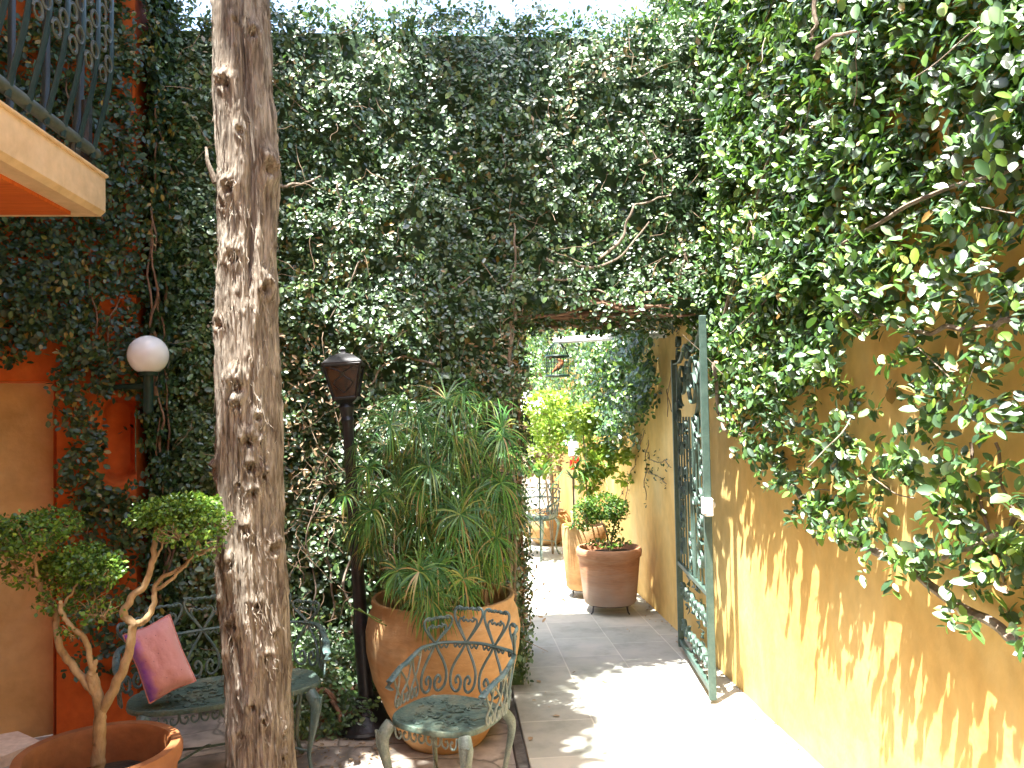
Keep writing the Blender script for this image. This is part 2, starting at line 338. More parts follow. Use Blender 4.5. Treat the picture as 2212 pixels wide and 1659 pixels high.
def amber_mat():
    m, nt, b, out = newmat('amber_glass')
    tc = N(nt, 'ShaderNodeTexCoord'); n1 = N(nt, 'ShaderNodeTexNoise'); n1.inputs['Scale'].default_value = 25; nt.links.new(tc.outputs['Object'], n1.inputs[0])
    r = ramp(nt, [(.35, (.025, .012, .004)), (.65, (.10, .04, .01))], n1.outputs[0]); nt.links.new(r.outputs[0], b.inputs['Base Color'])
    b.inputs['Roughness'].default_value = .25; b.inputs['Transmission Weight'].default_value = .35
    return m
M['amber'] = amber_mat()

# ------------------------------------------------------------------ leaves
TPL = np.array([[0, 0, 0], [.26, .25, .05], [.66, .30, .05], [1, 0, -.07], [.66, -.30, .05], [.26, -.25, .05]], dtype=np.float32)
TPL9 = np.array([[0, 0, 0], [.14, .17, .04], [.46, .29, .05], [.80, .20, .0], [1, 0, -.10], [.80, -.20, .0], [.46, -.29, .05], [.14, -.17, .04], [.46, 0, -.015]], dtype=np.float32)
Q6 = np.array([[0, 3, 2, 1], [0, 5, 4, 3]]); Q9 = np.array([[0, 8, 2, 1], [8, 4, 3, 2], [0, 7, 6, 8], [8, 6, 5, 4]])
def leaf_mesh(name, c, axis, nrm, length, mat, parent=None, width=1.0, tpl=TPL):
    n = len(c)
    axis = axis / (np.linalg.norm(axis, axis=1, keepdims=True) + 1e-9)
    nrm = nrm - axis * np.sum(axis * nrm, axis=1, keepdims=True); nrm /= (np.linalg.norm(nrm, axis=1, keepdims=True) + 1e-9)
    side = np.cross(nrm, axis)
    L = length[:, None, None] if hasattr(length, '__len__') else length
    w = (RNG.uniform(.8, 1.2, (n, 1, 1)) * width)
    v = c[:, None, :] + L * (tpl[None, :, 0:1] * axis[:, None, :] + tpl[None, :, 1:2] * w * side[:, None, :] + tpl[None, :, 2:3] * nrm[:, None, :])
    v = v.reshape(-1, 3); b = (np.arange(n) * len(tpl))[:, None]
    q = np.concatenate([b + r_[None] for r_ in (Q6 if len(tpl) == 6 else Q9)], axis=0)
    return mesh_np(name, v, q, mat, parent)

def rnd(n, s=1.0): return RNG.normal(0, s, (n, 3))
def shoots(base, out, K=9, tl=.16, lift=.15, up=.9, og=.8, jitter=.45, droop=.0, oo=.8):
    """leaf positions along short shoots growing from base points"""
    n = len(base); out = np.asarray(out, dtype=float)
    if out.ndim == 1: out = np.repeat(out[None], n, 0)
    tang = rnd(n); tang -= out * np.sum(tang * out, axis=1, keepdims=True); tang /= np.linalg.norm(tang, axis=1, keepdims=True) + 1e-9
    d = tang + out * RNG.uniform(.05, oo, (n, 1)) + np.array([0, 0, lift]); d /= np.linalg.norm(d, axis=1, keepdims=True)
    T = tl * RNG.uniform(.5, 1.3, (n, 1))
    ks = np.arange(K) / K
    pos = base[:, None, :] + d[:, None, :] * (T[:, :, None] * ks[None, :, None]) + np.array([0, 0, -droop]) * (ks ** 2)[None, :, None]
    sd = np.cross(d, out); sd /= np.linalg.norm(sd, axis=1, keepdims=True) + 1e-9
    sg = np.where(np.arange(K) % 2 == 0, 1, -1)[None, :, None]
    ax = d[:, None, :] * .5 + sd[:, None, :] * sg + RNG.normal(0, .4, (n, K, 3))
    nm = out[:, None, :] * og + np.array([0, 0, up]) + RNG.normal(0, jitter, (n, K, 3))
    return pos.reshape(-1, 3), ax.reshape(-1, 3), nm.reshape(-1, 3)

def fnoise(p, sc, seed=0.):
    return np.array([noise.noise(Vector((a[0] * sc + seed, a[1] * sc - seed, a[2] * sc + seed * .5))) for a in p])

def wander(p0, p1, n=14, amp=.05, k=3):
    """a wandering vine between two points"""
    p0 = Vector(p0); p1 = Vector(p1); s = random.random() * 90; L = (p1 - p0).length
    return [p0.lerp(p1, i / n) + noise.noise_vector(Vector((s, i / n * k * L, s))) * amp * math.sin(math.pi * min(1, max(.0, i / n)) * .98 + .02) * 1.6 for i in range(n + 1)]

# ------------------------------------------------------------------ ground
XW = 1.69          # face of the ochre wall
YB = 4.95; YB2 = 5.80    # back wall faces
g = MB().box((0, 20, -.25), (600, 600, .4)).build('ground', M['flags'], smooth=False); tag(g, kind='structure')
def sheet(name, x0, x1, y0, y1, z, mat, th=.06):
    o = MB().box(((x0 + x1) / 2, (y0 + y1) / 2, z - th / 2), (x1 - x0, y1 - y0, th), bev=.004).build(name, mat, smooth=False); return tag(o, kind='structure')
sheet('path', .36, 1.69, -3, 5.9, 0, M['tiles'])
sheet('path', -3.5, 1.69, 5.904, 14, -.004, M['tiles'])
sheet('patio_floor', -6, .30, -3, YB, -.035, M['flags'], .05)
sheet('kerb', .302, .357, -3, YB - .02, -.012, stucco('dark_kerb', (.05, .045, .04), (.12, .11, .1), scale=12), .08)
# pale step at the left edge
a = P(0, 1562, Z=0); b = P(86, 1600, Z=0)

# ------------------------------------------------------------------ walls
def grid_wall(name, org, du, u0, u1, z0, z1, res, depthf, mat, parent=None, skip=None, nrm=None):
    """wall face as a fine grid so that its plaster is uneven; depthf gives metres behind the face"""
    nu = max(2, int((u1 - u0) / res)); nz = max(2, int((z1 - z0) / res))
    org = Vector(org); du = Vector(du); vs = []
    for j in range(nz + 1):
        for i in range(nu + 1):
            u = u0 + (u1 - u0) * i / nu; z = z0 + (z1 - z0) * j / nz
            vs.append(org + du * u + Vector((0, 0, z)) - nrm * depthf(u, z))
    fs = []
    for j in range(nz):
        for i in range(nu):
            u = u0 + (u1 - u0) * (i + .5) / nu; z = z0 + (z1 - z0) * (j + .5) / nz
            if skip and skip(u, z): continue
            fs.append((j * (nu + 1) + i, j * (nu + 1) + i + 1, (j + 1) * (nu + 1) + i + 1, (j + 1) * (nu + 1) + i))
    return MB().add(vs, fs).build(name, mat, parent, auto=70)

# ochre wall on the right, uneven plaster on the court side
rw = thing('garden_wall', (XW, 4, 0), 'tall ochre yellow plastered wall running along the right side of the path', 'wall')
MB().box((XW + .17, 5.2, 2.4), (.3, 16.6, 4.8)).build('wall_core', M['ochre'], rw, smooth=False)
grid_wall('plaster_face', (XW, 0, 0), (0, 1, 0), -3, 13.4, -.03, 4.8, .08, lambda u, z: .008 * noise.noise(Vector((u * 1.3, z * 1.3, 4))) - .004 + .004 * noise.noise(Vector((u * 5, z * 5, 1))), M['ochre'], rw, nrm=Vector((-1, 0, 0)))
# back wall with the passage
XD = .435; ZL = 2.27; ZT = 3.99
bw = thing('garden_wall', (-.6, YB, 0), 'high thick garden wall across the court with the open passage through it', 'wall')
m = MB(); m.box(((-3.6 + XD) / 2, (YB + YB2) / 2, ZT / 2), (XD + 3.6, YB2 - YB, ZT)).build('wall_block', M['render'], bw, smooth=False)
MB().box(((XD + XW) / 2 - .002, (YB + YB2) / 2, (ZL + ZT) / 2), (XW - XD - .006, YB2 - YB, ZT - ZL)).build('lintel', M['render'], bw, smooth=False)

# orange house at the left
A = P(120, 1590, Z=0); B = P(296, 1557, Z=0); A.z = B.z = 0
du = (B - A).normalized(); nr = Vector((du.y, -du.x, 0))
uB = (B - A).length
hs = thing('house', (A.x, A.y, 0), 'orange painted house with an ivy covered wall, a rounded niche and a balcony', 'house')
def uz(u, v):
    """photo point -> coordinates on the orange face"""
    d = ROT @ Vector(((u - CU) / F, -(v - CV) / F, -1)); t = (A - CAM).dot(nr) / d.dot(nr); p = CAM + d * t
    return (p - A).dot(du), p.z
nu0, nz1 = uz(228, 862); nu1, nz0 = uz(293, 1034)
ncu, ncz = (nu0 + nu1) / 2, (nz0 + nz1) / 2; nhu, nhz = (nu1 - nu0) / 2, (nz1 - nz0) / 2
pu1, pz1 = uz(120, 822)
def nd(u, z):
    x = abs(u - ncu) / nhu; y = abs(z - ncz) / nhz
    d = (max(0, abs(u - ncu) - nhu * .1) ** 2 + max(0, abs(z - ncz) - (nhz - nhu * .9)) ** 2) ** .5 - nhu * .9
    t = min(1, max(0, .5 - d / .03)); t = t * t * (3 - 2 * t)
    return .17 * t + .01 * noise.noise(Vector((u * 3, z * 3, 9))) 
grid_wall('wall', A, du, -1.6, uB, -.03, 7.4, .016, nd, M['orange'], hs, skip=lambda u, z: (u < pu1 and z < pz1) , nrm=nr)  # carried up out of view to block skylight at the left
rec = MB()
q = lambda u, z, d: A + du * u + Vector((0, 0, z)) - nr * d
rec.add([q(-1.6, -.03, .13), q(pu1 + .04, -.03, .13), q(pu1 + .04, pz1 + .04, .13), q(-1.6, pz1 + .04, .13)], [(0, 1, 2, 3)])
rec.build('recessed_panel', M['beige'], hs)
rv = MB(); rv.add([q(pu1 - .01, -.03, -.012), q(pu1 + .012, -.03, .14), q(pu1 + .012, pz1, .14), q(pu1 - .01, pz1, -.012)], [(0, 1, 2, 3)])
rv.add([q(pu1 - .01, pz1 - .01, -.012), q(-1.6, pz1 - .01, -.012), q(-1.6, pz1 - .01, .14), q(pu1 - .01, pz1 - .01, .14)], [(0, 1, 2, 3)])
rv.build('reveal', M['orange'], hs)
# side return of the house and its hidden mass
sd = MB(); C0 = B - nr * .004; 
sd.add([C0, C0 + Vector((0, 0, 7.4)), (C0.x - .02, YB + .1, 7.4), (C0.x - .02, YB + .1, 0)], [(0, 3, 2, 1)])
sd.build('side_wall', M['orange'], hs)
MB().add([A - du * 1.6 - nr * .42, B - nr * .42, (B.x - .04, 5.4, 0), (-4, 5.4, 0)] + [p + Vector((0, 0, 7.4)) for p in (A - du * 1.6 - nr * .42, B - nr * .42, Vector((B.x - .04, 5.4, 0)), Vector((-4, 5.4, 0)))], [(4, 5, 6, 7), (1, 2, 6, 5), (2, 3, 7, 6)]).build('wall_core', M['orange'], hs, smooth=False)
# side of the house along the court (left of the frame), raised to block skylight
MB().box((-2.95, .55, 3.7), (.3, 6.6, 7.4)).build('court_wall', M['beige'], hs, smooth=False)
ev = MB(); ev.box((-2.95, .55, 5.15), (1.4, 6.9, .14), bev=.01); ev.build('shade_eaves', M['peach'], hs, smooth=False)  # unseen overhang, added to shade the left of the court
cw = thing('garden_wall', (-1, -3.4, 0), 'unseen orange wall added behind the viewer to darken the court', 'wall'); MB().box((-1.0, -3.5, 2.9), (6.0, .3, 5.8)).build('wall_block', M['orange'], cw, smooth=False)  # unseen wall, added to cut skylight from behind the camera
# balcony slab
SC = P(228, 468, Z=2.5)
sb = MB(); sx = SC.x; sy = SC.y; st = .165
prof = [(-2.8, 0), (sx - .02, 0), (sx, .02), (sx, st), (-2.8, st)]
vs = [(x, y, 2.5 + z) for y in (-2.5, sy) for x, z in prof]
sb.add(vs, [(0, 1, 2, 3, 4), (9, 8, 7, 6, 5)] + [(i, (i + 5), ((i + 1) % 5) + 5, (i + 1) % 5) for i in range(5)])
sb.build('balcony_slab', M['peach'], hs, smooth=False)
MB().box(((-2.8 + sx - .07) / 2 - .03, (-2.5 + sy - .07) / 2 - .02, 2.495), (sx - .07 + 2.8, sy - .07 + 2.5, .02)).build('soffit', M['soffit'], hs, smooth=False)
cp = MB().box(((-2.8 + sx) / 2 + .004, (-2.5 + sy) / 2 + .004, 2.5 + st + .005), (sx + 2.8 + .012, sy + 2.5 + .012, .014), bev=.004).build('slab_capping', M['peach'], hs, smooth=False)
# raised pale threshold before the recess
t = MB(); T0 = P(0, 1562, Z=.02); T1 = P(88, 1601, Z=.02); dd = (T1 - T0).normalized(); t0 = T0 - dd * 2; pr = Vector((dd.y, -dd.x, 0))
tv = [t0, T1, T1 + pr * 1.3 + dd * .25, t0 + pr * 1.3]
t.add([Vector((p.x, p.y, .02)) for p in tv] + [Vector((p.x, p.y, -.04)) for p in tv], [(3, 2, 1, 0), (0, 1, 5, 4), (1, 2, 6, 5), (2, 3, 7, 6), (3, 0, 4, 7)])
tag(t.build('step', stucco('pale_pink_cement', (.5, .38, .28), (.62, .5, .38), scale=4), smooth=False), kind='structure')

# balcony railing: bellied bars, lower tube, scroll rings
rl = thing('balcony_railing', (sx, sy, 2.67), 'dark blue green balcony railing with bellied bars and wire scrolls above the peach slab', 'railing')
zr = 2.5 + st
def belly(h): # outward offset of a bar at height h above the slab
    return .02 + .075 * math.sin(min(1, h / .42) * math.pi / 2) ** 1.3
def bar(x, y, ox, oy, w=.012):
    pts = [(x + ox * belly(h), y + oy * belly(h), zr + .05 + h) for h in np.linspace(0, .42, 9)] + [(x + ox * .095, y + oy * .095, zr + .05 + h) for h in np.linspace(.5, 1.0, 4)]
    return MB().tube(pts, [(.017, .008)] * len(pts), 6, flat=(oy, ox, 0))
tube_m = MB(); tube_m.tube([(sx - .02, -1.5, zr + .085), (sx - .02, sy - .05, zr + .085)], .024, 12)
tube_m.tube([(sx - .03, sy - .05, zr + .085), (-2.7, sy - .05, zr + .085)], .024, 12)
tube_m.build('lower_rail', M['railgrey'], rl)
hr = MB(); hr.tube([(sx + .075, -1.5, zr + 1.05), (sx + .075, sy + .04, zr + 1.05), (-2.7, sy + .04, zr + 1.05)], .025, 8); hr.build('handrail', M['rail'], rl)
for k in range(22): bar(sx - .03, sy - .1 - k * .128, 1, 0).build('bar', M['rail'], rl)
for k in range(8): bar(sx - .12 - k * .14, sy - .05, 0, 1).build('bar', M['rail'], rl)
def ring(m, c, r, ax, turns=1.0, n=14, rad=.004):
    pts = [Vector(c) + ax * (math.cos(a) * r * (1 - .35 * a / (2 * math.pi * turns) * (turns > 1))) + Vector((0, 0, 1)) * (math.sin(a) * r * (1 - .35 * a / (2 * math.pi * turns) * (turns > 1))) for a in np.linspace(0, 2 * math.pi * turns, int(n * turns) + 1)]
    m.tube(pts, rad, 5)
for k in range(22):
    m = MB(); y = sy - .1 - k * .128 - .064
    for j in range(9): ring(m, (sx + .068, y + (.027 if j % 2 else -.027), zr + .36 + j * .062), .036, Vector((0, 1 if j % 2 else -1, 0)), 1.8)
    m.build('scroll', M['railgrey'], rl)
ft = MB()
for k in range(6): MB().tube([(sx - .03, sy - .25 - k * .55, zr), (sx - .02, sy - .25 - k * .55, zr + .07)], .012, 6).build('foot', M['black'], rl)
ft.tube([(sx - .05, sy - .06, zr - .005), (sx - .05, sy - .06, zr + .3)], .022, 8)
ft.build('corner_post', M['black'], rl)

# ------------------------------------------------------------------ ivy on the back wall
def sample_wall(n, x0, x1, z0, z1): return RNG.uniform(x0, x1, n), RNG.uniform(z0, z1, n)
iv = thing('climbing_fig', (-.4, YB, 0), 'dense small leaved climbing fig covering the high back wall and the lintel over the passage', 'climbing plant')
x, z = sample_wall(9500, -1.75, 1.6, .08, ZT + .12)
keep = ~((x > XD - .03) & (z < ZL + .02))
x, z = x[keep], z[keep]
p = np.stack([x, np.full_like(x, YB), z], 1)
nz_ = fnoise(p, 2.2, 3.); nz2 = fnoise(p, 6, 8.)
bulge = .05 + .10 * np.clip(nz_ + .45, 0, 1) + .05 * nz2
bulge += .10 * np.exp(-((z - ZL) / .18) ** 2) * (x > XD - .1)             # overhang above the passage
p[:, 1] -= np.clip(bulge, .015, .3)
keep = RNG.uniform(0, 1, len(p)) < np.clip(.8 + 1.1 * nz2 + .4 * nz_, .25, 1)
p = p[keep]
c, a_, n_ = shoots(p, (0, -1, 0), K=9, tl=.14, up=.68, og=.82, jitter=.28)
leaf_mesh('foliage', c, a_, n_, np.clip(RNG.lognormal(math.log(.027), .3, len(c)), .014, .055), M['fig'], iv)
# flat inner layer close on the wall
x, z = sample_wall(9000, -1.75, 1.66, .05, ZT + .02); k = ~((x > XD - .02) & (z < ZL)); x, z = x[k], z[k]
p = np.stack([x, np.full_like(x, YB - .02), z], 1); p[:, 1] -= RNG.uniform(0, .05, len(p))
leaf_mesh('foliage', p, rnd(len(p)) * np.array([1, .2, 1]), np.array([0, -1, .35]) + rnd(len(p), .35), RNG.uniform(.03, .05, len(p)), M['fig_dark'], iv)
# crest along the top of the wall, lintel fringe, and jamb
x = RNG.uniform(-1.75, 1.69, 900); y = RNG.uniform(YB - .12, YB2, 900)
p = np.stack([x, y, np.full_like(x, ZT) + .02 + .05 * np.clip(fnoise(np.stack([x, y * 0, y * 0], 1), 2.5, 5.), -1, 1)], 1)
c, a_, n_ = shoots(p, (0, 0, 1), K=9, tl=.12, up=.3, og=.6, jitter=.6)
leaf_mesh('foliage', c, a_, n_, RNG.uniform(.026, .042, len(c)), M['fig'], iv)
x = RNG.uniform(XD, XW, 420); p = np.stack([x, RNG.uniform(YB - .16, YB2 + .05, 420), ZL - RNG.uniform(-.05, .05, 420)], 1)
c, a_, n_ = shoots(p, (0, -.5, -.8), K=7, tl=.09, lift=-.2, up=.5, og=.4, jitter=.6)
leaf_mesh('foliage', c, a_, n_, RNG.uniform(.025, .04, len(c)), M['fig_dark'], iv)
n = 1100; z = RNG.uniform(.05, ZL + .1, n); ex = XD + .02 + .03 * fnoise(np.stack([z, z * 0, z * 0], 1), 3, 2.)
p = np.stack([ex + RNG.uniform(-.05, .02, n), RNG.uniform(YB - .13, YB2 + .05, n), z], 1)
c, a_, n_ = shoots(p, (.7, -.7, 0), K=5, tl=.07, lift=0, up=.4, og=.6, jitter=.6)
leaf_mesh('foliage', c, a_, n_, RNG.uniform(.018, .034, len(c)), M['fig_dark'], iv)
# dry patches
for (u, v, r_, n) in ((650, 780, .16, 160), (680, 900, .2, 160), (640, 1010, .2, 90), (1090, 800, .16, 120), (1100, 1000, .12, 120), (1095, 1300, .12, 120), (900, 720, .25, 70), (760, 500, .15, 30), (1210, 240, .1, 20), (700, 1500, .12, 120), (740, 1400, .1, 60)):
    q_ = np.array(P(u, v, Y=YB - .17)) + rnd(n) * np.array([r_, .03, r_ * .8])
    leaf_mesh('dry_foliage', q_, rnd(n), np.array([0, -1, .5]) + rnd(n, .5), RNG.uniform(.02, .045, n), M['dead'], iv, width=.55)
# woody stems
W = MB()
def vine(m, pts, r0, r1, wob=.02, own=None):
    pts = smooth_pts(pts, 7); s = random.random() * 50
    pts = [q + noise.noise_vector(Vector((s, i * .35, 0))) * wob for i, q in enumerate(pts)]
    m = MB() if own else m
    m.tube(pts, [max(.0015, a + (b - a) * 1) for a, b in ((r0 + (r1 - r0) * i / (len(pts) - 1), r0 + (r1 - r0) * i / (len(pts) - 1)) for i in range(len(pts)))], 7)
    if own: m.build('stem', M['vine'], own)
yv = YB - .14
for pts, r0, r1 in (
    ([(1112, 690), (1108, 620), (1113, 540), (1112, 480)], .010, .006),
    ([(1290, 560), (1340, 520), (1370, 445), (1440, 425), (1455, 380)], .010, .004),
    ([(1110, 600), (1190, 605), (1250, 612), (1330, 640), (1400, 645)], .008, .005),
    ([(1180, 560), (1260, 575), (1330, 560), (1400, 480)], .010, .005),
    ([(940, 790), (880, 770), (830, 790), (800, 830)], .008, .005),
    ([(820, 760), (860, 690), (950, 640), (1020, 600)], .010, .004),
    ([(1095, 1440), (1100, 1200), (1085, 1000), (1098, 820), (1105, 690)], .016, .010),
    ([(1110, 1300), (1112, 1100), (1100, 900), (1108, 700)], .009, .006),
    ([(600, 400), (650, 398), (690, 380)], .011, .005), ([(725, 395), (735, 440), (722, 460)], .006, .003),
    ([(800, 0), (760, 60), (720, 75)], .004, .002), ([(1080, 250), (1090, 330), (1082, 380)], .004, .002),
    ([(780, 560), (740, 640), (700, 700)], .005, .003), ([(690, 1060), (660, 1170), (680, 1280), (650, 1400)], .005, .004),
    ([(770, 1180), (745, 1260), (760, 1350), (735, 1440), (745, 1520)], .008, .009),
    ([(700, 1180), (720, 1290), (715, 1380), (760, 1470)], .006, .007),
    ([(1460, 610), (1480, 560), (1470, 520)], .012, .008), ([(1385, 280), (1420, 350), (1430, 420)], .005, .003)):
    vine(W, [P(u, v, Y=yv - random.uniform(0, .03)) for u, v in pts], r0, r1, own=iv)
W = MB()      # brown tangle under the lintel
for k in range(26):
    y = YB - .14 + random.random() * .95; z = ZL - .03 + random.uniform(-.02, .05); x0 = XD - .05 + random.random() * .3; x1 = XW - random.random() * .4
    W.tube(wander((x0, y, z + random.uniform(-.02, .05)), (x1, y + random.uniform(-.15, .15), z + random.uniform(-.03, .04)), 18, .05, 4), lerp_list([.004, random.uniform(.008, .02), random.uniform(.006, .016), .004], 19), 7)
for k in range(24):
    z0 = random.uniform(.05, 1.5); x = XD + random.uniform(-.06, .03)
    W.tube(wander((x, YB - random.uniform(-.3, .12), z0), (x + random.uniform(-.03, .03), YB - random.uniform(-.3, .12), z0 + random.uniform(.4, 1.1)), 12, .03, 5), lerp_list([.003, .009, .004], 13), 6)
for (u0, v0, u1, v1, r_) in ((670, 1500, 770, 1480, .022), (690, 1555, 790, 1545, .02), (665, 1460, 700, 1560, .014), (700, 1490, 740, 1555, .016), (730, 1470, 735, 1560, .014), (1090, 1350, 1085, 1480, .03)):
    W.tube(wander(P(u0, v0, Y=4.5 + random.uniform(-.1, .1)), P(u1, v1, Y=4.4 + random.uniform(-.1, .1)), 12, .07, 6), lerp_list([.008, r_, r_ * .8, .01], 13), 8)
tag(W.build('root_tangle', M['root'], iv), kind='stuff')
W = MB()      # fine twigs
for k in range(420):
    x = random.uniform(-1.6, 1.6); z = random.uniform(.1, ZT)
    if x > XD - .05 and z < ZL + .05: continue
    a0 = Vector((x, YB - random.uniform(.08, .2), z)); d0 = Vector((random.gauss(0, 1), random.gauss(-.2, .3), random.gauss(0, 1))).normalized() * random.uniform(.06, .3)
    W.tube(wander(a0, a0 + d0, 6, .03, 8), lerp_list([.0022, .0012], 7), 4, cap=False)
for k in range(120):   # dense bare twigs near the jamb and low down by the lamp
    if k % 2: a0 = Vector((XD + random.uniform(-.12, .03), YB - random.uniform(.1, .2), random.uniform(.3, 2.3)))
    else: a0 = P(random.uniform(640, 780), random.uniform(1000, 1560), Y=YB - .25)
    d0 = Vector((random.gauss(0, 1), random.gauss(-.2, .3), random.gauss(0, 1))).normalized() * random.uniform(.06, .22)
    W.tube(wander(a0, a0 + d0, 6, .03, 8), lerp_list([.0028, .0012], 7), 4, cap=False)
tag(W.build('twig', M['twig'], iv), kind='stuff')
# low growth in front of the wall foot
n = 420; u_ = RNG.uniform(600, 790, n); v_ = RNG.uniform(1380, 1580, n)
p = np.array([P(a, b, Y=4.7 - .35 * max(0, (b - 1380) / 200)) for a, b in zip(u_, v_)]); p = p[p[:, 2] > .01]
c, a_, n_ = shoots(p, (0, -1, 0), K=7, tl=.11, up=.8, og=.6, jitter=.5); leaf_mesh('foliage', c, a_, n_, RNG.uniform(.022, .038, len(c)), M['fig'], iv)

# ------------------------------------------------------------------ ivy on the orange house
lv = thing('climbing_fig', (B.x, B.y, 0), 'shaded dark climbing fig hanging over the orange house around its niche', 'climbing plant')
def bare_left(u, v):
    """ragged bare areas of the orange face"""
    if u < 128 and v > 765 + 40 * math.sin(u * .05) : return True
    if 222 < u < 299 and 850 < v < 1045: return True
    if 262 < u < 308 and v < 95: return True
    if v > 830 and u < 142 + max(0, (v - 1250)) * .25 and u < 215: return True
    return False
n = 7000; u_ = RNG.uniform(-.8, uB + .03, n); z_ = RNG.uniform(.25, 5.1, n)
p = np.array([A + du * float(a) + nr * .02 for a in u_]); p[:, 2] = z_
pu, pv = proj(p); nz_ = fnoise(p, 3.5, 1.); nz2 = fnoise(p, 9, 4.)
p += np.array(nr) * np.clip(.03 + .09 * (nz_ + .4), .01, .2)[:, None]
dens = np.clip(.75 + .9 * nz2 + .5 * nz_, .1, 1)
dens *= np.interp(pv, [-400, 700, 1050, 1250, 1500], [1, 1, 1, .75, .25])
keep = np.array([(RNG.uniform() < d) and not bare_left(a, b) for a, b, d in zip(pu, pv, dens)])
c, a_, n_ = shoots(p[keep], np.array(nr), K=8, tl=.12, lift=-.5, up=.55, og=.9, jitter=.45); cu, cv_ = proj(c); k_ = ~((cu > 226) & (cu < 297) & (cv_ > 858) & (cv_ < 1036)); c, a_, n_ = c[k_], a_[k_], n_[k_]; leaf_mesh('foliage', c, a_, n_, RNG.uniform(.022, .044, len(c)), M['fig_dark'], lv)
# the return face and corner
n = 2600; y = RNG.uniform(B.y, YB, n); z = RNG.uniform(.1, 5.1, n); p = np.stack([np.full(n, B.x + .03), y, z], 1)
nz2 = fnoise(p, 7, 14.); p[:, 0] += np.clip(.04 + .1 * nz2, 0, .16)
keep = RNG.uniform(0, 1, n) < np.clip(.9 + nz2, .3, 1) * np.interp(z, [0, .5, 1.2], [.3, .6, 1])
c, a_, n_ = shoots(p[keep], (1, -.2, 0), K=8, tl=.13, lift=-.4, up=.5, og=.9, jitter=.5); leaf_mesh('foliage', c, a_, n_, RNG.uniform(.026, .046, len(c)), M['fig_dark'], lv)
W = MB()
for k in range(46):
    u = random.uniform(-.45, uB); z0 = random.uniform(.1, 3.0); a0 = A + du * u + nr * random.uniform(.03, .1) + Vector((0, 0, z0))
    pu_, pv_ = proj(np.array([a0])); 
    if bare_left(pu_[0], pv_[0]) or (210 < pu_[0] < 315 and pv_[0] > 850): continue
    W.tube(wander(a0, a0 + du * random.uniform(-.1, .1) + Vector((0, 0, random.uniform(.3, 1.0))), 12, .05, 4), lerp_list([.007, .003], 13), 5)
for k in range(14):
    y = random.uniform(B.y, YB - .1); z0 = random.uniform(.05, 3.0)
    W.tube(wander((B.x + .1, y, z0), (B.x + .12, y + random.uniform(-.15, .15), z0 + random.uniform(.4, 1.2)), 12, .06, 4), lerp_list([.01, .004], 13), 5)
tag(W.build('twig', M['root'], lv), kind='stuff')

# ------------------------------------------------------------------ ivy on the ochre wall
rv = thing('climbing_fig', (XW, 3, 0), 'sunlit climbing fig with larger bright leaves trailing down the ochre wall', 'climbing plant')
main = [(1540, 730), (1556, 860), (1590, 925), (1650, 985), (1710, 1050), (1770, 1112), (1860, 1178), (1955, 1215), (2060, 1300), (2140, 1345), (2230, 1400), (2420, 1500)]
chains = [  # (points, spread m, leaves per metre weight)
    (main[:7], .05, 1.3), (main[6:], .035, .5),
    ([(1560, 760), (1640, 850), (1720, 900), (1800, 960), (1860, 1000)], .09, 1.3),
    ([(1700, 780), (1790, 800), (1850, 830)], .07, 1.1),
    ([(1780, 1000), (1830, 1060), (1850, 1090)], .06, 1.4),
    ([(1860, 960), (1960, 1000), (2040, 1020)], .05, .7),
    ([(1900, 760), (2000, 800), (2100, 860), (2212, 900)], .10, 1.0),
    ([(1950, 960), (2000, 1030), (2070, 1090), (2080, 1160), (2160, 1200), (2260, 1230)], .05, 1.2),
    ([(2050, 860), (2110, 930), (2212, 960), (2300, 960)], .09, 1.1),
    ([(2212, 1100), (2150, 1160), (2060, 1190), (1960, 1212)], .03, .5),
    ([(2120, 1180), (2160, 1260), (2212, 1290)], .06, .8),
    ([(2212, 1290), (2240, 1350), (2300, 1380)], .06, .7),
    ([(1990, 540), (2080, 560), (2212, 600), (2300, 620)], .11, 1.6),
    ([(2030, 640), (2130, 660), (2212, 680)], .10, 1.3),
    ([(2212, 380), (2150, 450), (2080, 490)], .10, 1.2)]
bases = []
for pts, spread, wgt in chains:
    q3 = smooth_pts([P(u, v, X=XW - .07) for u, v in pts], 10)
    L = sum((q3[i + 1] - q3[i]).length for i in range(len(q3) - 1)); n = int(L * 37 * wgt)
    for k in range(n):
        b_ = q3[random.randrange(len(q3))]
        bases.append(b_ + Vector((random.uniform(-.06, .05), random.gauss(0, spread), random.gauss(0, spread) + .02)))
n = 13000; y = RNG.uniform(1.5, 6.0, n); z = RNG.uniform(1.2, 4.85, n); k_ = (y < YB + .1) | (z > ZT); y = y[k_]; z = z[k_]; n = len(y); p = np.stack([np.full(n, XW - .03), y, z], 1)
pu, pv = proj(p)
edge = np.interp(pu, [1480, 1540, 1620, 1720, 1830, 1900, 1990, 2060, 2130, 2212, 2400], [800, 790, 880, 850, 740, 690, 600, 520, 450, 400, 380])
nz_ = fnoise(p, 2.6, 21.); nz2 = fnoise(p, 8., 31.)
dens = np.clip((edge - pv) / 90 + .5, 0, 1) * np.clip(.85 + .9 * nz2 + .9 * nz_, .06, 1)
dens = np.maximum(dens, .03 * (pv < np.interp(pu, [m_[0] for m_ in main], [m_[1] for m_ in main])))
dens *= np.interp(y, [1.5, 3, 5], [.9, 1, 1])
p[:, 0] -= np.clip(.01 + .08 * (nz_ + .45), .0, .11) * RNG.uniform(.1, 1, n)
keep = RNG.uniform(0, 1, n) < dens
nb_ = len(bases); bases = np.concatenate([np.array(bases), p[keep]], 0)
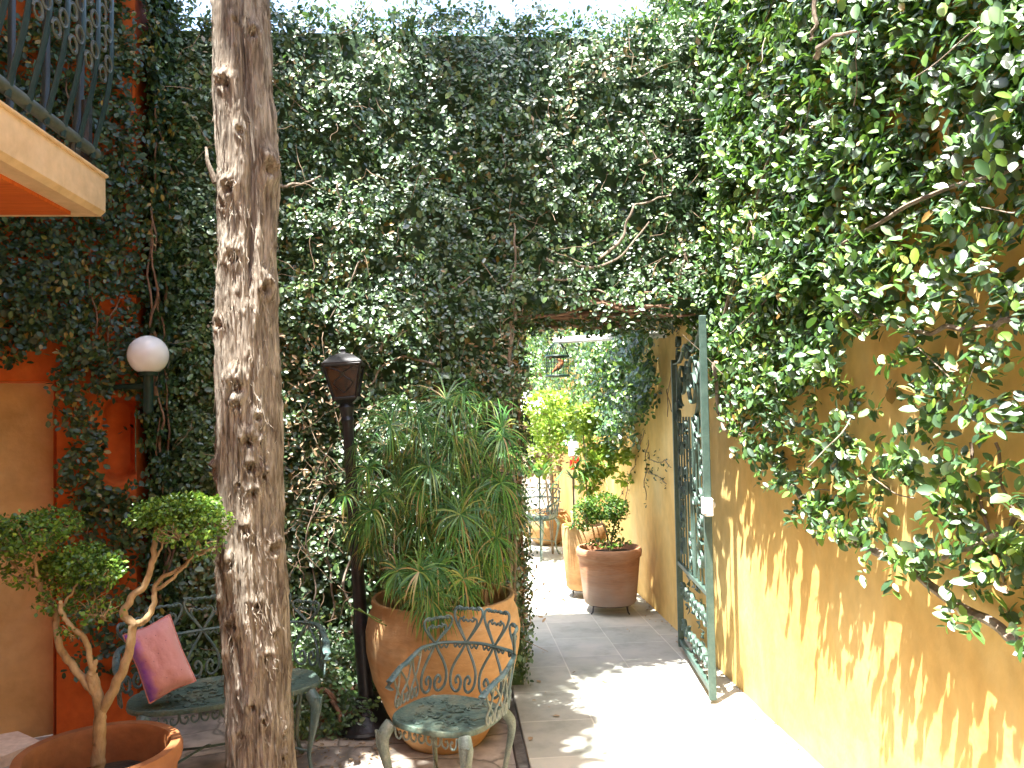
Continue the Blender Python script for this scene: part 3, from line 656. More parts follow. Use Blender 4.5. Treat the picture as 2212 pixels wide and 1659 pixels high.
c, a_, n_ = shoots(bases, (-.82, -.42, 0), K=9, tl=np.concatenate([np.full((nb_, 1), .085), np.full((len(bases) - nb_, 1), .15)]), lift=.1, up=.85, og=.55, jitter=.4, droop=.01, oo=.5)
ok = c[:, 0] < XW - .006
c, a_, n_ = c[ok], a_[ok], n_[ok]
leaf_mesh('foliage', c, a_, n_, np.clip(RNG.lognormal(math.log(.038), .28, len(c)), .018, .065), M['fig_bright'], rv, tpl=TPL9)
W = MB()
vine(W, [P(u, v, X=XW - .045) for u, v in main[:8]], .013, .016, .012, own=rv); vine(W, [P(u, v, X=XW - .045) for u, v in main[7:]], .016, .017, .01, own=rv)
vine(W, [P(u, v, X=XW - .08) for u, v in ((1830, 668), (1870, 690), (1930, 705), (1990, 716), (2060, 708), (2130, 706), (2230, 690), (2330, 680))], .006, .010, own=rv)
vine(W, [P(u, v, X=XW - .06) for u, v in ((1955, 1215), (2010, 1212), (2080, 1190), (2150, 1165), (2200, 1120), (2260, 1060))], .008, .008, own=rv)
vine(W, [P(u, v, X=XW - .06) for u, v in ((1985, 1040), (2040, 1085), (2085, 1150), (2160, 1210), (2260, 1260))], .007, .005, own=rv)
vine(W, [P(u, v, X=XW - .03) for u, v in ((2090, 960), (2110, 1060), (2140, 1160), (2170, 1260))], .006, .005, own=rv)
vine(W, [P(u, v, X=XW - .03) for u, v in ((2150, 960), (2180, 1080), (2230, 1240))], .005, .004, own=rv)
vine(W, [P(u, v, X=XW - .2) for u, v in ((1755, -20), (1758, 60), (1752, 90))], .010, .006, own=rv)
vine(W, [P(u, v, X=XW - .25) for u, v in ((1760, 120), (1790, 85), (1840, 70))], .012, .005, own=rv)
vine(W, [P(u, v, X=XW - .12) for u, v in ((1545, 780), (1552, 880), (1570, 930))], .012, .009, own=rv)
vine(W, [P(u, v, X=XW - .1) for u, v in ((1560, 700), (1600, 560), (1640, 400), (1700, 260))], .012, .008, own=rv)
vine(W, [P(u, v, X=XW - .1) for u, v in ((1780, 560), (1900, 480), (2060, 400), (2212, 360))], .010, .006, own=rv)
for k in range(60):
    y = random.uniform(2, YB); z = random.uniform(1.2, 4.2); a0 = Vector((XW - random.uniform(.03, .18), y, z))
    u0_, v0_ = proj(np.array([a0]))
    if v0_[0] > np.interp(u0_[0], [m_[0] for m_ in main], [m_[1] for m_ in main]) - 20: continue
    d0 = Vector((random.gauss(-.2, .3), random.gauss(0, 1), random.gauss(0, 1))).normalized() * random.uniform(.1, .4)
    W.tube(wander(a0, a0 + d0, 7, .02, 3), lerp_list([.0028, .0012], 8), 5, cap=False)
tag(W.build('twig', M['vine'], rv), kind='stuff')

# ------------------------------------------------------------------ trunk in the foreground
YT = 3.0
edges = [(-900, 462, 580), (0, 462, 580), (200, 462, 592), (300, 468, 600), (370, 470, 606), (430, 472, 598), (560, 471, 595), (700, 464, 598), (850, 468, 602), (1000, 470, 606), (1150, 470, 612), (1250, 468, 624), (1350, 478, 626), (1450, 486, 628), (1659, 490, 634), (1900, 486, 646)]
ctr, rad_, zz = [], [], []
for v, l, r_ in edges:
    a, b = P(l, v, Y=YT), P(r_, v, Y=YT); ctr.append((a + b) / 2); rad_.append((b - a).length / 2 * .97); zz.append(ctr[-1].z)
order = np.argsort(zz); zz = np.array(zz)[order]; ctr = np.array([list(q_) for q_ in ctr])[order]; rad_ = np.array(rad_)[order]
def tc(z): return np.interp(z, zz, ctr[:, 0]), np.interp(z, zz, ctr[:, 1]), np.interp(z, zz, rad_)
knots = []
for u, v, s in ((512, 415, 1.1), (498, 450, .8), (535, 300, .8), (590, 368, 1.9), (518, 560, 1.2), (580, 620, 1.2), (527, 830, 1.4), (528, 872, .8), (552, 945, 1.2), (556, 1000, 1.0), (560, 1055, 1.0), (548, 1130, .9), (600, 1170, 1.2), (512, 1205, .9), (572, 1290, .9), (520, 1330, 1.1), (590, 1400, 1.0), (560, 1500, .8), (535, 1560, .7), (480, 1010, 1.1), (486, 700, .9), (500, 195, 1.1), (556, 90, 1.0), (585, 1530, .7)):
    q_ = P(u, v, Y=YT); cx, cy, r_ = tc(q_.z); s_ = max(-.97, min(.97, (q_.x - cx) / r_)); knots.append((math.asin(s_), q_.z, s))
kr = random.Random(9)
for k in range(14): knots.append((kr.uniform(-1.3, 1.3), kr.uniform(.3, 3.3), kr.uniform(.4, .9)))
knots_all = [(a, b, min(c * 1.1, 1.6)) for a, b, c in knots]
tr = thing('cypress_tree', (float(tc(0)[0]), YT, -.03), 'old cypress with a shaggy knotted grey brown trunk standing in the left foreground', 'tree')
nth, zs = 260, np.concatenate([np.linspace(-.05, 3.5, 1100), np.linspace(3.52, 6.6, 60)])
th = np.linspace(-math.pi, math.pi, nth, endpoint=False)
vs = np.zeros((len(zs), nth, 3))
for i, z in enumerate(zs):
    cx, cy, r0 = tc(z); flare = .10 * math.exp(-max(z, 0) / .12) * r0 * 2
    for j, t_ in enumerate(th):
        sx_, cy_ = math.sin(t_), -math.cos(t_); P0 = Vector((sx_, cy_, z))
        d = .010 * noise.noise(Vector((sx_ * 2.2, cy_ * 2.2, z * 1.6)))
        d += .0045 * (1 - abs(noise.noise(Vector((sx_ * 6 + .4 * noise.noise(P0 * 3), cy_ * 6, z * 1.5))) * 2)) - .003
        fz = z + .12 * noise.noise(Vector((sx_ * 3, cy_ * 3, z * 2)))
        d += .006 * noise.noise(Vector((sx_ * 17 + 2 * noise.noise(P0 * 4), cy_ * 17, fz * 3.5))) + .006 * noise.noise(Vector((sx_ * 34, cy_ * 34, fz * 11))) + .0045 * max(0, noise.noise(Vector((sx_ * 9, cy_ * 9, z * 26))) * 2 - .3)
        d += .007 * noise.noise(Vector((sx_ * 3.2, cy_ * 3.2, z * 5.5))) + .004 * noise.noise(Vector((sx_ * 11, cy_ * 11, z * 8)))
        for kt, kz, ks in knots_all:
            dz = z - kz
            if abs(dz) > .22: continue
            dt = (t_ - kt) * r0; q2 = dt * dt + dz * dz * .55; s = .026 * ks
            if q2 > .02: continue
            rag = 1 + .9 * noise.noise(Vector((sx_ * 16, cy_ * 16, z * 30)))
            d += ks * .021 * math.exp(-q2 / (s * s)) * rag * 1.05 - ks * .046 * math.exp(-(dt * dt + (dz + .010 * ks) ** 2 * .8) / (s * s * .2))
        # long cleft in the upper trunk
        gl = np.interp(z, [1.7, 2.0, 2.35, 2.7, 3.1, 3.6], [.25, .30, .42, .30, .22, .3])
        d -= .036 * math.exp(-((t_ - gl) / .15) ** 2) * min(1, max(0, (z - 2.05) / .15))
        rr = r0 + flare + d
        vs[i, j] = (cx + sx_ * rr, cy + cy_ * rr, z)
idx = np.arange(len(zs) * nth).reshape(len(zs), nth); nx = np.roll(idx, -1, 1)
quads = np.stack([idx[:-1].ravel(), nx[:-1].ravel(), nx[1:].ravel(), idx[1:].ravel()], 1)
mesh_np('trunk', vs.reshape(-1, 3), quads, M['bark'], tr, smooth=True)
W = MB()     # peeling strips and shreds
for k in range(900):
    z = random.uniform(.3, 3.4); t_ = random.uniform(-1.9, 1.9)
    near = random.random() < .45
    if near: kk = random.choice(knots); z = kk[1] + random.gauss(0, .04); t_ = kk[0] + random.gauss(0, .22)
    cx, cy, r0 = tc(z); L = random.uniform(.015, .10 if not near else .06); up = random.choice((1, -1, -1)); pts = []
    lift = random.uniform(.003, .017) * (1.5 if near else 1)
    for j in range(5):
        s = j / 4; rr = r0 + .004 + lift * s * s; a = t_ + (s * random.uniform(-.05, .05) if near else 0) + .1 * s * random.random()
        pts.append((cx + math.sin(a) * rr, cy - math.cos(a) * rr, z + up * L * s))
    w = random.uniform(.0008, .0035)
    W.tube(pts, [(w * .35, w), (w * .35, w), (w * .3, w * .9), (w * .25, w * .6), (w * .1, w * .2)], 5, flat=(math.sin(t_), -math.cos(t_), 0))
for (u, v, u2, v2, r_) in ((466, 395, 445, 318, .008), (596, 1168, 622, 1150, .006)):
    W.tube(wander(P(u, v, Y=YT), P(u2, v2, Y=YT + .03), 8, .015, 6), lerp_list([r_ * 1.6, r_, r_ * .6], 9), 7)
tag(W.build('bark_shreds', M['bark'], tr), kind='stuff')
# crown above the frame, clumps and gaps set by the shade wanted below
limbs = MB(); cr = []; HZ = 6.0
def clump(x, y, z, r, n): cr.append((x, y, z, r, n))
shade = []
for k in range(820):
    x = random.uniform(-3.6, .3); y = random.uniform(-.6, 4.9)
    wv = .12 * noise.noise(Vector((x * 2.3, y * 2.3, 7)))
    k_ = .96 * (4.57 - y)
    if y > 3.25:
        if x > .14 - k_ * .75 + wv * .7: continue
    elif x > -.66 + wv * 1.6: continue
    kk = 1.05 * (4.7 - y)
    if y > 3.2 and -1.12 - kk < x < -.24 - kk + wv * .5: continue
    tt = (x + 1.97) / .64                      # gaps that let sun flecks reach the trunk
    if -.2 < tt < 1.1 and abs(y - (1.66 + .61 * tt)) < .27 and noise.noise(Vector((x * 4, y * 4, 2))) > -.5: continue
    if -1.98 < x < -1.45 and 2.35 < y < 2.8: continue
    shade.append((x, y, HZ + random.uniform(-.25, .5)))
for s in shade: clump(*s, .16, 46)
for k in range(170):  # extra unseen clumps, added to deepen the shade at the left
    x = random.uniform(-3.9, -2.0); y = random.uniform(-.6, 4.0)
    if y > 3.2 and x > -1.25 - 1.05 * (4.7 - y): continue
    if x > -2.25 and y < 2.2: continue
    clump(x, y, HZ + random.uniform(.1, .9), .18, 50)
ce = []
for x, y, z, r, n in cr:
    q_ = rnd(n) * np.array([r * .55, r * .55, r * .5]) + np.array([x, y, z]); ce.append(q_)
ce = np.concatenate(ce)
leaf_mesh('crown', ce, rnd(len(ce)), rnd(len(ce), .5) + np.array([0, 0, 1.]), RNG.uniform(.07, .12, len(ce)), M['conifer'], tr)
top = Vector((float(tc(5.5)[0]), float(tc(5.5)[1]), 5.2))
for s in random.sample(shade, 60):
    q_ = Vector(s); dv = Vector((s[0] - top.x, s[1] - top.y, 0))
    if dv.normalized().dot(Vector((-.72, -.69, 0))) > .62: continue
    limbs.tube(wander(top + Vector((0, 0, random.uniform(-.1, .8))), q_, 8, .08, 1), lerp_list([.028, .012, .004], 9), 6)
limbs.build('limb', M['bark'], tr)

# ------------------------------------------------------------------ ornate iron furniture
def ornate_seat(root, W_, D_, SH=.42, TOP=.80, units=4, arm_units=3, mat='iron', mat_arm='iron', leg_mat='iron'):
    hw, hd = W_ / 2, D_ / 2
    # plan curve of the back and arms: starts at the left arm front, runs round the back
    pl = []
    for x, y in ((-hw, -hd * .35), (-hw * 1.04, hd * .1), (-hw * .99, hd * .55), (-hw * .80, hd * .93), (-hw * .4, hd * 1.06), (0, hd * 1.1), (hw * .4, hd * 1.06), (hw * .80, hd * .93), (hw * .99, hd * .55), (hw * 1.04, hd * .1), (hw, -hd * .35)):
        pl.append(Vector((x, y, 0)))
    pc = smooth_pts(pl, 8); cum = [0]
    for i in range(len(pc) - 1): cum.append(cum[-1] + (pc[i + 1] - pc[i]).length)
    Lc = cum[-1]; cen = Vector((0, 0, 0))
    xs = [q_.x for q_ in pc]; ys = [q_.y for q_ in pc]
    def at(s, z):
        s = min(max(s, 0), Lc); x = np.interp(s, cum, xs); y = np.interp(s, cum, ys); k = 1 + .28 * max(0, z - SH)
        yy = y * k + (max(0, z - SH) * .18 if y > 0 else 0)
        return Vector((x * (1 + .15 * max(0, z - SH)), yy, z))
    sb0 = Lc * .5 - (W_ * .5 + .06); sb1 = Lc - sb0
    wb = (sb1 - sb0) / units
    rail_z = lambda s: np.interp(s, [0, Lc * .06, sb0, Lc * .5, sb1, Lc * .94, Lc], [SH + .145, SH + .165, SH + .21, SH + .222, SH + .21, SH + .165, SH + .145])
    # seat
    n = 44; ring = []
    for i in range(n):
        a = 2 * math.pi * i / n; cx_ = math.copysign(abs(math.cos(a)) ** .75, math.cos(a)) * hw * .97; cy_ = math.copysign(abs(math.sin(a)) ** .75, math.sin(a)) * hd
        ring.append((cx_ * (1 + .05 * (cy_ < 0) * abs(cy_) / hd), cy_))
    m = MB(); vs = []
    for k, (s, z) in enumerate(((.93, -.016), (.99, -.012), (1.0, 0), (.985, .009), (.95, .010), (.92, .004), (.55, -.001), (.2, -.003))):
        vs += [(x * s, y * s, SH + z) for x, y in ring]
    fs = [(r * n + i, r * n + (i + 1) % n, (r + 1) * n + (i + 1) % n, (r + 1) * n + i) for r in range(7) for i in range(n)] + [tuple(range(n - 1, -1, -1)), tuple(7 * n + i for i in range(n))]
    m.add(vs, fs)
    rr = random.Random(3)
    for k in range(int(60 * W_ / .42)):     # cast relief of petals on the seat
        x, y = rr.uniform(-hw * .8, hw * .8), rr.uniform(-hd * .8, hd * .8)
        if (x / hw) ** 4 + (y / hd) ** 4 > .6: continue
        a = rr.random() * 6.3; pts = [(x + math.cos(a + t * 3) * t * .028, y + math.sin(a + t * 3) * t * .028, SH + .003) for t in np.linspace(.2, 1, 6)]
        m.tube(pts, [.002, .004, .005, .005, .004, .002], 5)
    m.build('seat', M['seat'], root, local=True)
    # arm and back rail
    m = MB(); ss = np.linspace(0, Lc, 60); pts = [at(s, rail_z(s)) for s in ss]
    e0 = [pts[0] + Vector((-.0, -.028, -.012)), pts[0] + Vector((0, -.035, -.035)), pts[0] + Vector((0, -.02, -.045))][::-1]; e1 = [pts[-1] + Vector((0, -.028, -.012)), pts[-1] + Vector((0, -.035, -.035)), pts[-1] + Vector((0, -.02, -.045))]
    full = e0 + pts + e1
    rad = [(.007, .011 + .008 * max(0, 1 - min(i, len(full) - 1 - i) / 16)) for i in range(len(full))]
    m.tube(full, rad, 8, flat=(0, 0, 1)); m.build('arm_rail', M[mat], root, local=True)
    # back with hearts and scrolls
    def strand(m, s0, w, zs_, pat, r=.0052):
        z0, z1 = zs_
        m.tube(smooth_pts([at(s0 + a * w, z0 + (z1 - z0) * b) for a, b in pat], 5), r, 6)
    m = MB()
    def top_at(s): return TOP - .085 * (abs(s - Lc / 2) / (wb * units / 2)) ** 2.2
    for i in range(units):
        sc = sb0 + wb * (i + .5); tz = top_at(sc); zm = rail_z(sc)
        for sg in (-1, 1):
            strand(m, sc, wb * sg, (zm, tz), [(.0, .97), (.10, 1.0), (.2, .96), (.30, 1.02), (.42, .98), (.47, .84), (.40, .6), (.24, .34), (.07, .1), (.0, -.03)], .0062)
            strand(m, sc, wb * sg, (zm, tz), [(.0, .60), (.08, .66), (.15, .61), (.22, .69), (.29, .64), (.28, .5), (.15, .26), (.03, .04)], .0052)
            strand(m, sc, wb * sg, (SH + .01, zm), [(.0, 1.03), (.10, .86), (.30, .62), (.42, .40), (.40, .16), (.24, .03), (.10, .08), (.07, .24), (.17, .34), (.25, .26), (.20, .18)], .0065)
            strand(m, sc, wb * sg, (SH + .01, zm), [(.42, 1.0), (.36, .90), (.28, .96), (.2, .9), (.12, .97), (0.02, .98)], .0045)
            ring_p = [at(sc + wb * sg * (.12 + .10 * j), tz - .004) for j in range(3)]
            for q_ in ring_p: m.sphere(q_, .0085, 8)
            m.sphere(at(sc + wb * sg * .16, zm + (tz - zm) * .72), .0065, 8); m.sphere(at(sc, zm), .011, 8)
    m.build('backrest', M[mat], root, local=True)
    wa = sb0 / arm_units
    for side in (0, 1):
        m = MB()
        for i in range(arm_units):
            sc = wa * (i + .5) if side == 0 else Lc - wa * (i + .5); zm = rail_z(sc)
            for sg in (-1, 1):
                strand(m, sc, wa * sg, (SH + .01, zm), [(.42, 1.0), (.40, .85), (.2, .6), (.04, .46), (.28, .3), (.42, .14), (.28, .02), (.1, .06), (.1, .2), (.22, .22)], .0048)
                m.sphere(at(sc + wa * sg * .2, zm - .012), .008, 8)
        m.build('side_panel', M[mat_arm], root, local=True)
    # legs
    lx, fy, by = hw * .80, -hd * .78, hd * .78
    for x, y, front in ((-lx, fy, 1), (lx, fy, 1), (-lx, by, 0), (lx, by, 0)):
        sx_ = 1 if x > 0 else -1; sy_ = 1 if y > 0 else -1; m = MB()
        pts = [(x, y, SH - .01), (x + sx_ * .020, y + sy_ * .022, SH - .05), (x + sx_ * .022, y + sy_ * .026, SH - .10), (x + sx_ * .008, y + sy_ * .010, SH - .20), (x - sx_ * .004, y - sy_ * .002, SH - .29), (x + sx_ * .006, y + sy_ * .010, .06), (x + sx_ * .022, y + sy_ * .028, .016), (x + sx_ * .036, y + sy_ * .042, .006)]
        k = 1.35 if front else 1
        m.tube(smooth_pts(pts, 5), lerp_list([.020 * k, .022 * k, .017 * k, .012 * k, .0095, .009, .013, .006], 36), 10)
        if front:
            for j in range(3): m.tube([(x + sx_ * .03 + (j - 1) * .014, y + sy_ * .042, SH - .03), (x + sx_ * .026 + (j - 1) * .011, y + sy_ * .045, SH - .09), (x + sx_ * .014, y + sy_ * .026, SH - .16)], [.007, .006, .002], 6)
        m.build('leg', M[leg_mat], root, local=True)
    m = MB()   # curved stretchers
    m.tube(smooth_pts([(-lx, fy, .15), (-lx * .3, 0, .19), (-lx * .3, 0, .19), (-lx, by, .15)], 6), .006, 6); m.tube(smooth_pts([(lx, fy, .15), (lx * .3, 0, .19), (lx * .3, 0, .19), (lx, by, .15)], 6), .006, 6)
    m.tube([(-lx * .3, 0, .19), (lx * .3, 0, .19)], .006, 6)
    m.build('stretcher', M[leg_mat], root, local=True)
    m = MB()   # apron scrolls
    na = max(3, int(W_ / .11)); 
    for i in range(na):
        x = -lx * .85 + 1.7 * lx * (i + .5) / na; w = 1.7 * lx / na
        for sg in (-1, 1):
            m.tube(smooth_pts([(x + sg * w * a, fy - .012, SH - .015 - b) for a, b in ((.48, .0), (.42, .035), (.2, .045), (.08, .03), (.14, .015), (.24, .022))], 4), .0045, 5)
    m.build('apron', M[leg_mat], root, local=True)

ch = P(968, 1533, Z=.42)
chair = thing('armchair', (ch.x, ch.y, -.03), 'green grey cast iron armchair with heart scroll back beside the big clay pot', 'chair', rz=R(-33))
ornate_seat(chair, .44, .40, SH=.43, TOP=.80, units=4, mat='iron', mat_arm='iron_pale', leg_mat='iron_pale')
bench = thing('garden_bench', (-1.03, 3.86, -.03), 'dark green cast iron scroll bench in the shade behind the cypress trunk', 'bench', rz=R(20))
ornate_seat(bench, .86, .42, SH=.43, TOP=.80, units=6, arm_units=3)
# the far chair: a copy with its parts
fc = P(1158, 1200, Z=0)
c2 = chair.copy(); COL.objects.link(c2); c2.location = (fc.x, fc.y, 0.0); c2.rotation_euler = (0, 0, R(-38))
tag(c2, 'small cast iron chair on the sunlit terrace seen through the passage', 'chair')
for chd in list(chair.children):
    k = chd.copy(); COL.objects.link(k); k.parent = c2

# pillow
def pillow(root, w, h, t):
    n = 26; vs = []; fs = []
    for side in (1, -1):
        for j in range(n + 1):
            for i in range(n + 1):
                a, b = i / n * 2 - 1, j / n * 2 - 1
                pinch = 1 - .07 * (1 - abs(a)) * abs(b) ** 3 * 1; pinch2 = 1 - .07 * (1 - abs(b)) * abs(a) ** 3
                th_ = t * ((1 - a ** 4) * (1 - b ** 4)) ** .7 * (1 + .12 * noise.noise(Vector((a * 2, b * 2, side * 3)))) + .006 * noise.noise(Vector((a * 6, b * 6, side)))
                vs.append((a * w / 2 * pinch2, side * th_ / 2, b * h / 2 * pinch))
        o = (n + 1) ** 2 * (0 if side == 1 else 1)
        for j in range(n):
            for i in range(n):
                f = (o + j * (n + 1) + i, o + j * (n + 1) + i + 1, o + (j + 1) * (n + 1) + i + 1, o + (j + 1) * (n + 1) + i); fs.append(f if side == -1 else f[::-1])
    return vs, fs, n
pr_ = P(345, 1422, Y=3.68)
pil = thing('cushion', pr_, 'dusty pink cushion with a purple edge leaning on the dark iron bench', 'cushion')
pil.rotation_euler = (R(-14), R(-19), R(24))
vs, fs, n = pillow(pil, .195, .31, .13)
nf = len(fs) // 2
def cushion_mat():
    m, nt, b, out = newmat('pink_cloth_with_purple_side')
    tc = N(nt, 'ShaderNodeTexCoord'); sp_ = N(nt, 'ShaderNodeSeparateXYZ'); nt.links.new(tc.outputs['Object'], sp_.inputs[0])
    n1 = N(nt, 'ShaderNodeTexNoise'); n1.inputs['Scale'].default_value = 22; n1.inputs['Detail'].default_value = 6; nt.links.new(tc.outputs['Object'], n1.inputs[0])
    ma = N(nt, 'ShaderNodeMath', operation='MULTIPLY_ADD'); ma.inputs[1].default_value = .06; nt.links.new(n1.outputs[0], ma.inputs[0]); nt.links.new(sp_.outputs[0], ma.inputs[2])
    r = ramp(nt, [(0, (.12, .03, .32)), (.3, (.26, .07, .5)), (.6, (.50, .2, .38)), (.85, (.66, .29, .27)), (1, (.68, .32, .30))], ma.outputs[0])
    mr = N(nt, 'ShaderNodeMapRange'); mr.inputs[1].default_value = -.075; mr.inputs[2].default_value = .0; nt.links.new(ma.outputs[0], mr.inputs[0]); nt.links.new(mr.outputs[0], r.inputs[0])
    n2 = N(nt, 'ShaderNodeTexVoronoi'); n2.inputs['Scale'].default_value = 38; nt.links.new(tc.outputs['Object'], n2.inputs[0]); r2 = ramp(nt, [(.06, (.35, .25, .45)), (.13, (1, 1, 1))], n2.outputs['Distance'])
    mx = N(nt, 'ShaderNodeMix', data_type='RGBA', blend_type='MULTIPLY'); mx.inputs[0].default_value = .7; nt.links.new(r.outputs[0], mx.inputs[6]); nt.links.new(r2.outputs[0], mx.inputs[7]); nt.links.new(mx.outputs[2], b.inputs['Base Color'])
    n3 = N(nt, 'ShaderNodeTexNoise'); n3.inputs['Scale'].default_value = 14; n3.inputs['Detail'].default_value = 4; nt.links.new(tc.outputs['Object'], n3.inputs[0])
    bp = N(nt, 'ShaderNodeBump'); bp.inputs['Strength'].default_value = .5; bp.inputs['Distance'].default_value = .02; nt.links.new(n3.outputs[0], bp.inputs['Height']); nt.links.new(bp.outputs[0], b.inputs['Normal'])
    b.inputs['Roughness'].default_value = .95; b.inputs['Sheen Weight'].default_value = .3
    return m
o = MB().add(vs, fs).build('cushion_cover', cushion_mat(), pil, local=True, auto=180)
m = MB()      # corded seam round the edge
n1 = n + 1; idx_ = [i for i in range(n1)] + [j * n1 + n for j in range(1, n1)] + [n * n1 + i for i in range(n - 1, -1, -1)] + [j * n1 for j in range(n - 1, -1, -1)]
m.tube([Vector((vs[i][0], 0, vs[i][2])) * 1.004 for i in idx_], .004, 6); m.build('seam', M['pink'], pil, local=True)

# ------------------------------------------------------------------ big pot with papyrus
pb = P(950, 1560, Z=0); pb = Vector((.0, 0, 0)) + P(952, 1555, Z=0)
PX, PY = P(957, 1285, Y=4.28).x, 4.28
pot = thing('plant_pot', (PX, PY, -.03), 'very large terracotta pot standing behind the green iron armchair', 'plant pot')
ks_ = P(957, 1285, Y=4.28).z / .70; print('ks', ks_)
prof = [(.0, -.03), (.20, -.03), (.225, 0), (.30, .14), (.365, .30), (.395, .44), (.40, .54), (.385, .62), (.366, .66), (.372, .685), (.368, .70), (.350, .70), (.338, .67), (.345, .60), (.35, .56), (0, .55)]
prof = [(r_, z * ks_) for r_, z in prof]
MB().lathe(prof, (PX, PY, 0), 72, .02).build('pot', M['terra'], pot, auto=50)
MB().lathe([(.0, .565 * ks_), (.2, .575 * ks_), (.345, .56 * ks_)], (PX, PY, 0), 30, .05).build('soil', M['soil'], pot)
pp = thing('papyrus_plant', (PX, PY, .57), 'umbrella papyrus with drooping green blades filling the large terracotta pot', 'plant')
umb = [(880, 880, 1), (960, 870, 1.1), (1050, 885, 1), (910, 925, 1), (965, 935, 1.25), (830, 905, .9), (1090, 930, .9), (870, 985, 1), (935, 1010, 1.2), (1020, 960, 1), (1060, 1020, 1.25), (1095, 1090, 1), (800, 1000, .85), (820, 1070, .9), (790, 1100, .8), (870, 1080, 1), (840, 1130, 1), (900, 1130, 1), (960, 1100, 1), (1010, 1120, 1), (1080, 1150, 1), (930, 1190, .9), (1000, 1190, 1), (1050, 1210, .9), (880, 1210, .8), (970, 1230, .9), (1090, 1210, .8), (1020, 1060, 1), (1000, 880, .9), (1080, 980, .9), (850, 960, .9), (900, 1060, .9), (1030, 1255, .7), (865, 1165, .9), (780, 1040, .7), (905, 1095, 1), (985, 1160, 1), (1060, 1090, 1), (1085, 1040, 1), (850, 1035, 1), (955, 965, .9), (1040, 1180, 1), (925, 1240, .8), (905, 1300, .7), (1000, 1100, 1), (870, 1250, .7), (1060, 1250, .7), (830, 950, 1), (1000, 940, 1.1), (1070, 940, 1), (930, 980, 1), (1050, 1060, 1), (870, 1110, 1), (960, 1060, 1.1), (1100, 1130, .9), (820, 1130, .9), (910, 1170, 1), (990, 1220, .9), (1080, 1190, .9), (780, 1150, .7), (940, 1150, 1), (990, 1020, 1.1), (1120, 1040, .6), (820, 1180, .7)]
stems = MB(); bv, bq, tips = [], [], []
umb = [(u + random.uniform(-16, 16), v + random.uniform(-14, 14), s * random.uniform(.75, 1.25)) for u, v, s in umb]
umb += [(820, 890, .8), (1000, 850, .9), (770, 960, .8), (900, 900, 1), (1110, 1000, .7), (745, 1070, .6), (930, 1295, .85), (912, 1272, .85), (948, 1318, .7), (1010, 1280, .6), (925, 1262, .8), (905, 1235, .8), (1000, 1250, .7), (860, 1235, .7), (945, 1225, .8)]
for i, (u, v, s) in enumerate(umb):
    q_ = P(u, v, Y=PY + (random.uniform(-.32, .12) if i < len(umb) - 9 else random.uniform(-.47, -.40))); b0 = Vector((PX + random.uniform(-.24, .24), PY + random.uniform(-.18, .15), .56))
    mid = b0.lerp(q_, .55) + Vector((0, 0, .10)); pts = smooth_pts([b0, mid, q_], 6)
    stems.tube(pts, .0035, 5)
    up = (pts[-1] - pts[-2]).normalized(); up = (up + Vector((random.gauss(0, .4), random.gauss(-.45, .25), .35))).normalized(); t1 = up.orthogonal().normalized(); t2 = up.cross(t1)
    nb = random.randint(32, 42)
    for b in range(nb):
        a = 2 * math.pi * b / nb + random.uniform(-.15, .15); L = random.uniform(.17, .27) * s; r_ = t1 * math.cos(a) + t2 * math.sin(a)
        el = random.uniform(-.15, .6); dr = random.uniform(.7, 1.3); w0 = random.uniform(.0026, .0044)
        d = (r_ * math.cos(el) + up * math.sin(el)); sdv = up.cross(r_).normalized(); p_ = Vector(q_); nseg = 6; base = len(bv)
        for k in range(nseg + 1):
            t = k / nseg; w = w0 * (1 - t ** 2.5) * (.5 + min(1, t * 4) * .5) + .0003
            bv.append(p_ + sdv * w); bv.append(p_ - sdv * w); tips += [t, t]
            d = (d + Vector((0, 0, -1)) * (dr * .42 * (.4 + t))).normalized(); p_ = p_ + d * (L / nseg)
        for k in range(nseg): bq.append((base + 2 * k, base + 2 * k + 1, base + 2 * k + 3, base + 2 * k + 2))
for k in range(40):   # leftover dry stems in the pot
    b0 = Vector((PX + random.uniform(-.24, .24), PY + random.uniform(-.24, .2), .56)); stems.tube(wander(b0, b0 + Vector((random.gauss(0, .12), random.gauss(-.05, .08), random.uniform(.15, .5))), 6, .02, 3), .003, 5)
mesh_np('blades', np.array([list(q_) for q_ in bv]), np.array(bq), M['papyrus'], pp, attrs={'tip': tips}, smooth=True)
stems.build('stems', stucco('papyrus_stem', (.05, .11, .02), (.14, .2, .05), scale=6), pp)
# one drooping tuft over the rim
tf = MB()

# ------------------------------------------------------------------ black lamp post
lb = P(795, 1572, Z=-.03); ltop = P(748, 868, Y=lb.y + .02)
lp = thing('lamp_post', lb, 'black iron lamp post with an amber glass lantern leaning beside the large terracotta pot', 'lamp')
axl = (ltop - lb).normalized(); qrot = Vector((0, 0, 1)).rotation_difference(axl)
def along(h, dx=0, dy=0): return lb + axl * h + qrot @ Vector((dx, dy, 0))
def lathe_axis(m, prof, n=24, sq=None):
    vs = []
    for r_, h in prof:
        for k in range(n): a = 2 * math.pi * k / n + (math.pi / n if sq else 0); vs.append(along(h, math.cos(a) * r_, math.sin(a) * r_))
    fs = [(i * n + k, i * n + (k + 1) % n, (i + 1) * n + (k + 1) % n, (i + 1) * n + k) for i in range(len(prof) - 1) for k in range(n)] + [tuple(range(n - 1, -1, -1)), tuple((len(prof) - 1) * n + k for k in range(n))]
    return m.add(vs, fs)
Hl = (ltop - lb).length
m = MB(); lathe_axis(m, [(.165, 0), (.168, .012), (.155, .022), (.150, .035), (.115, .07), (.095, .10), (.075, .13), (.06, .145), (.052, .16), (.044, .17)], 32); m.build('base', M['black'], lp, auto=30)
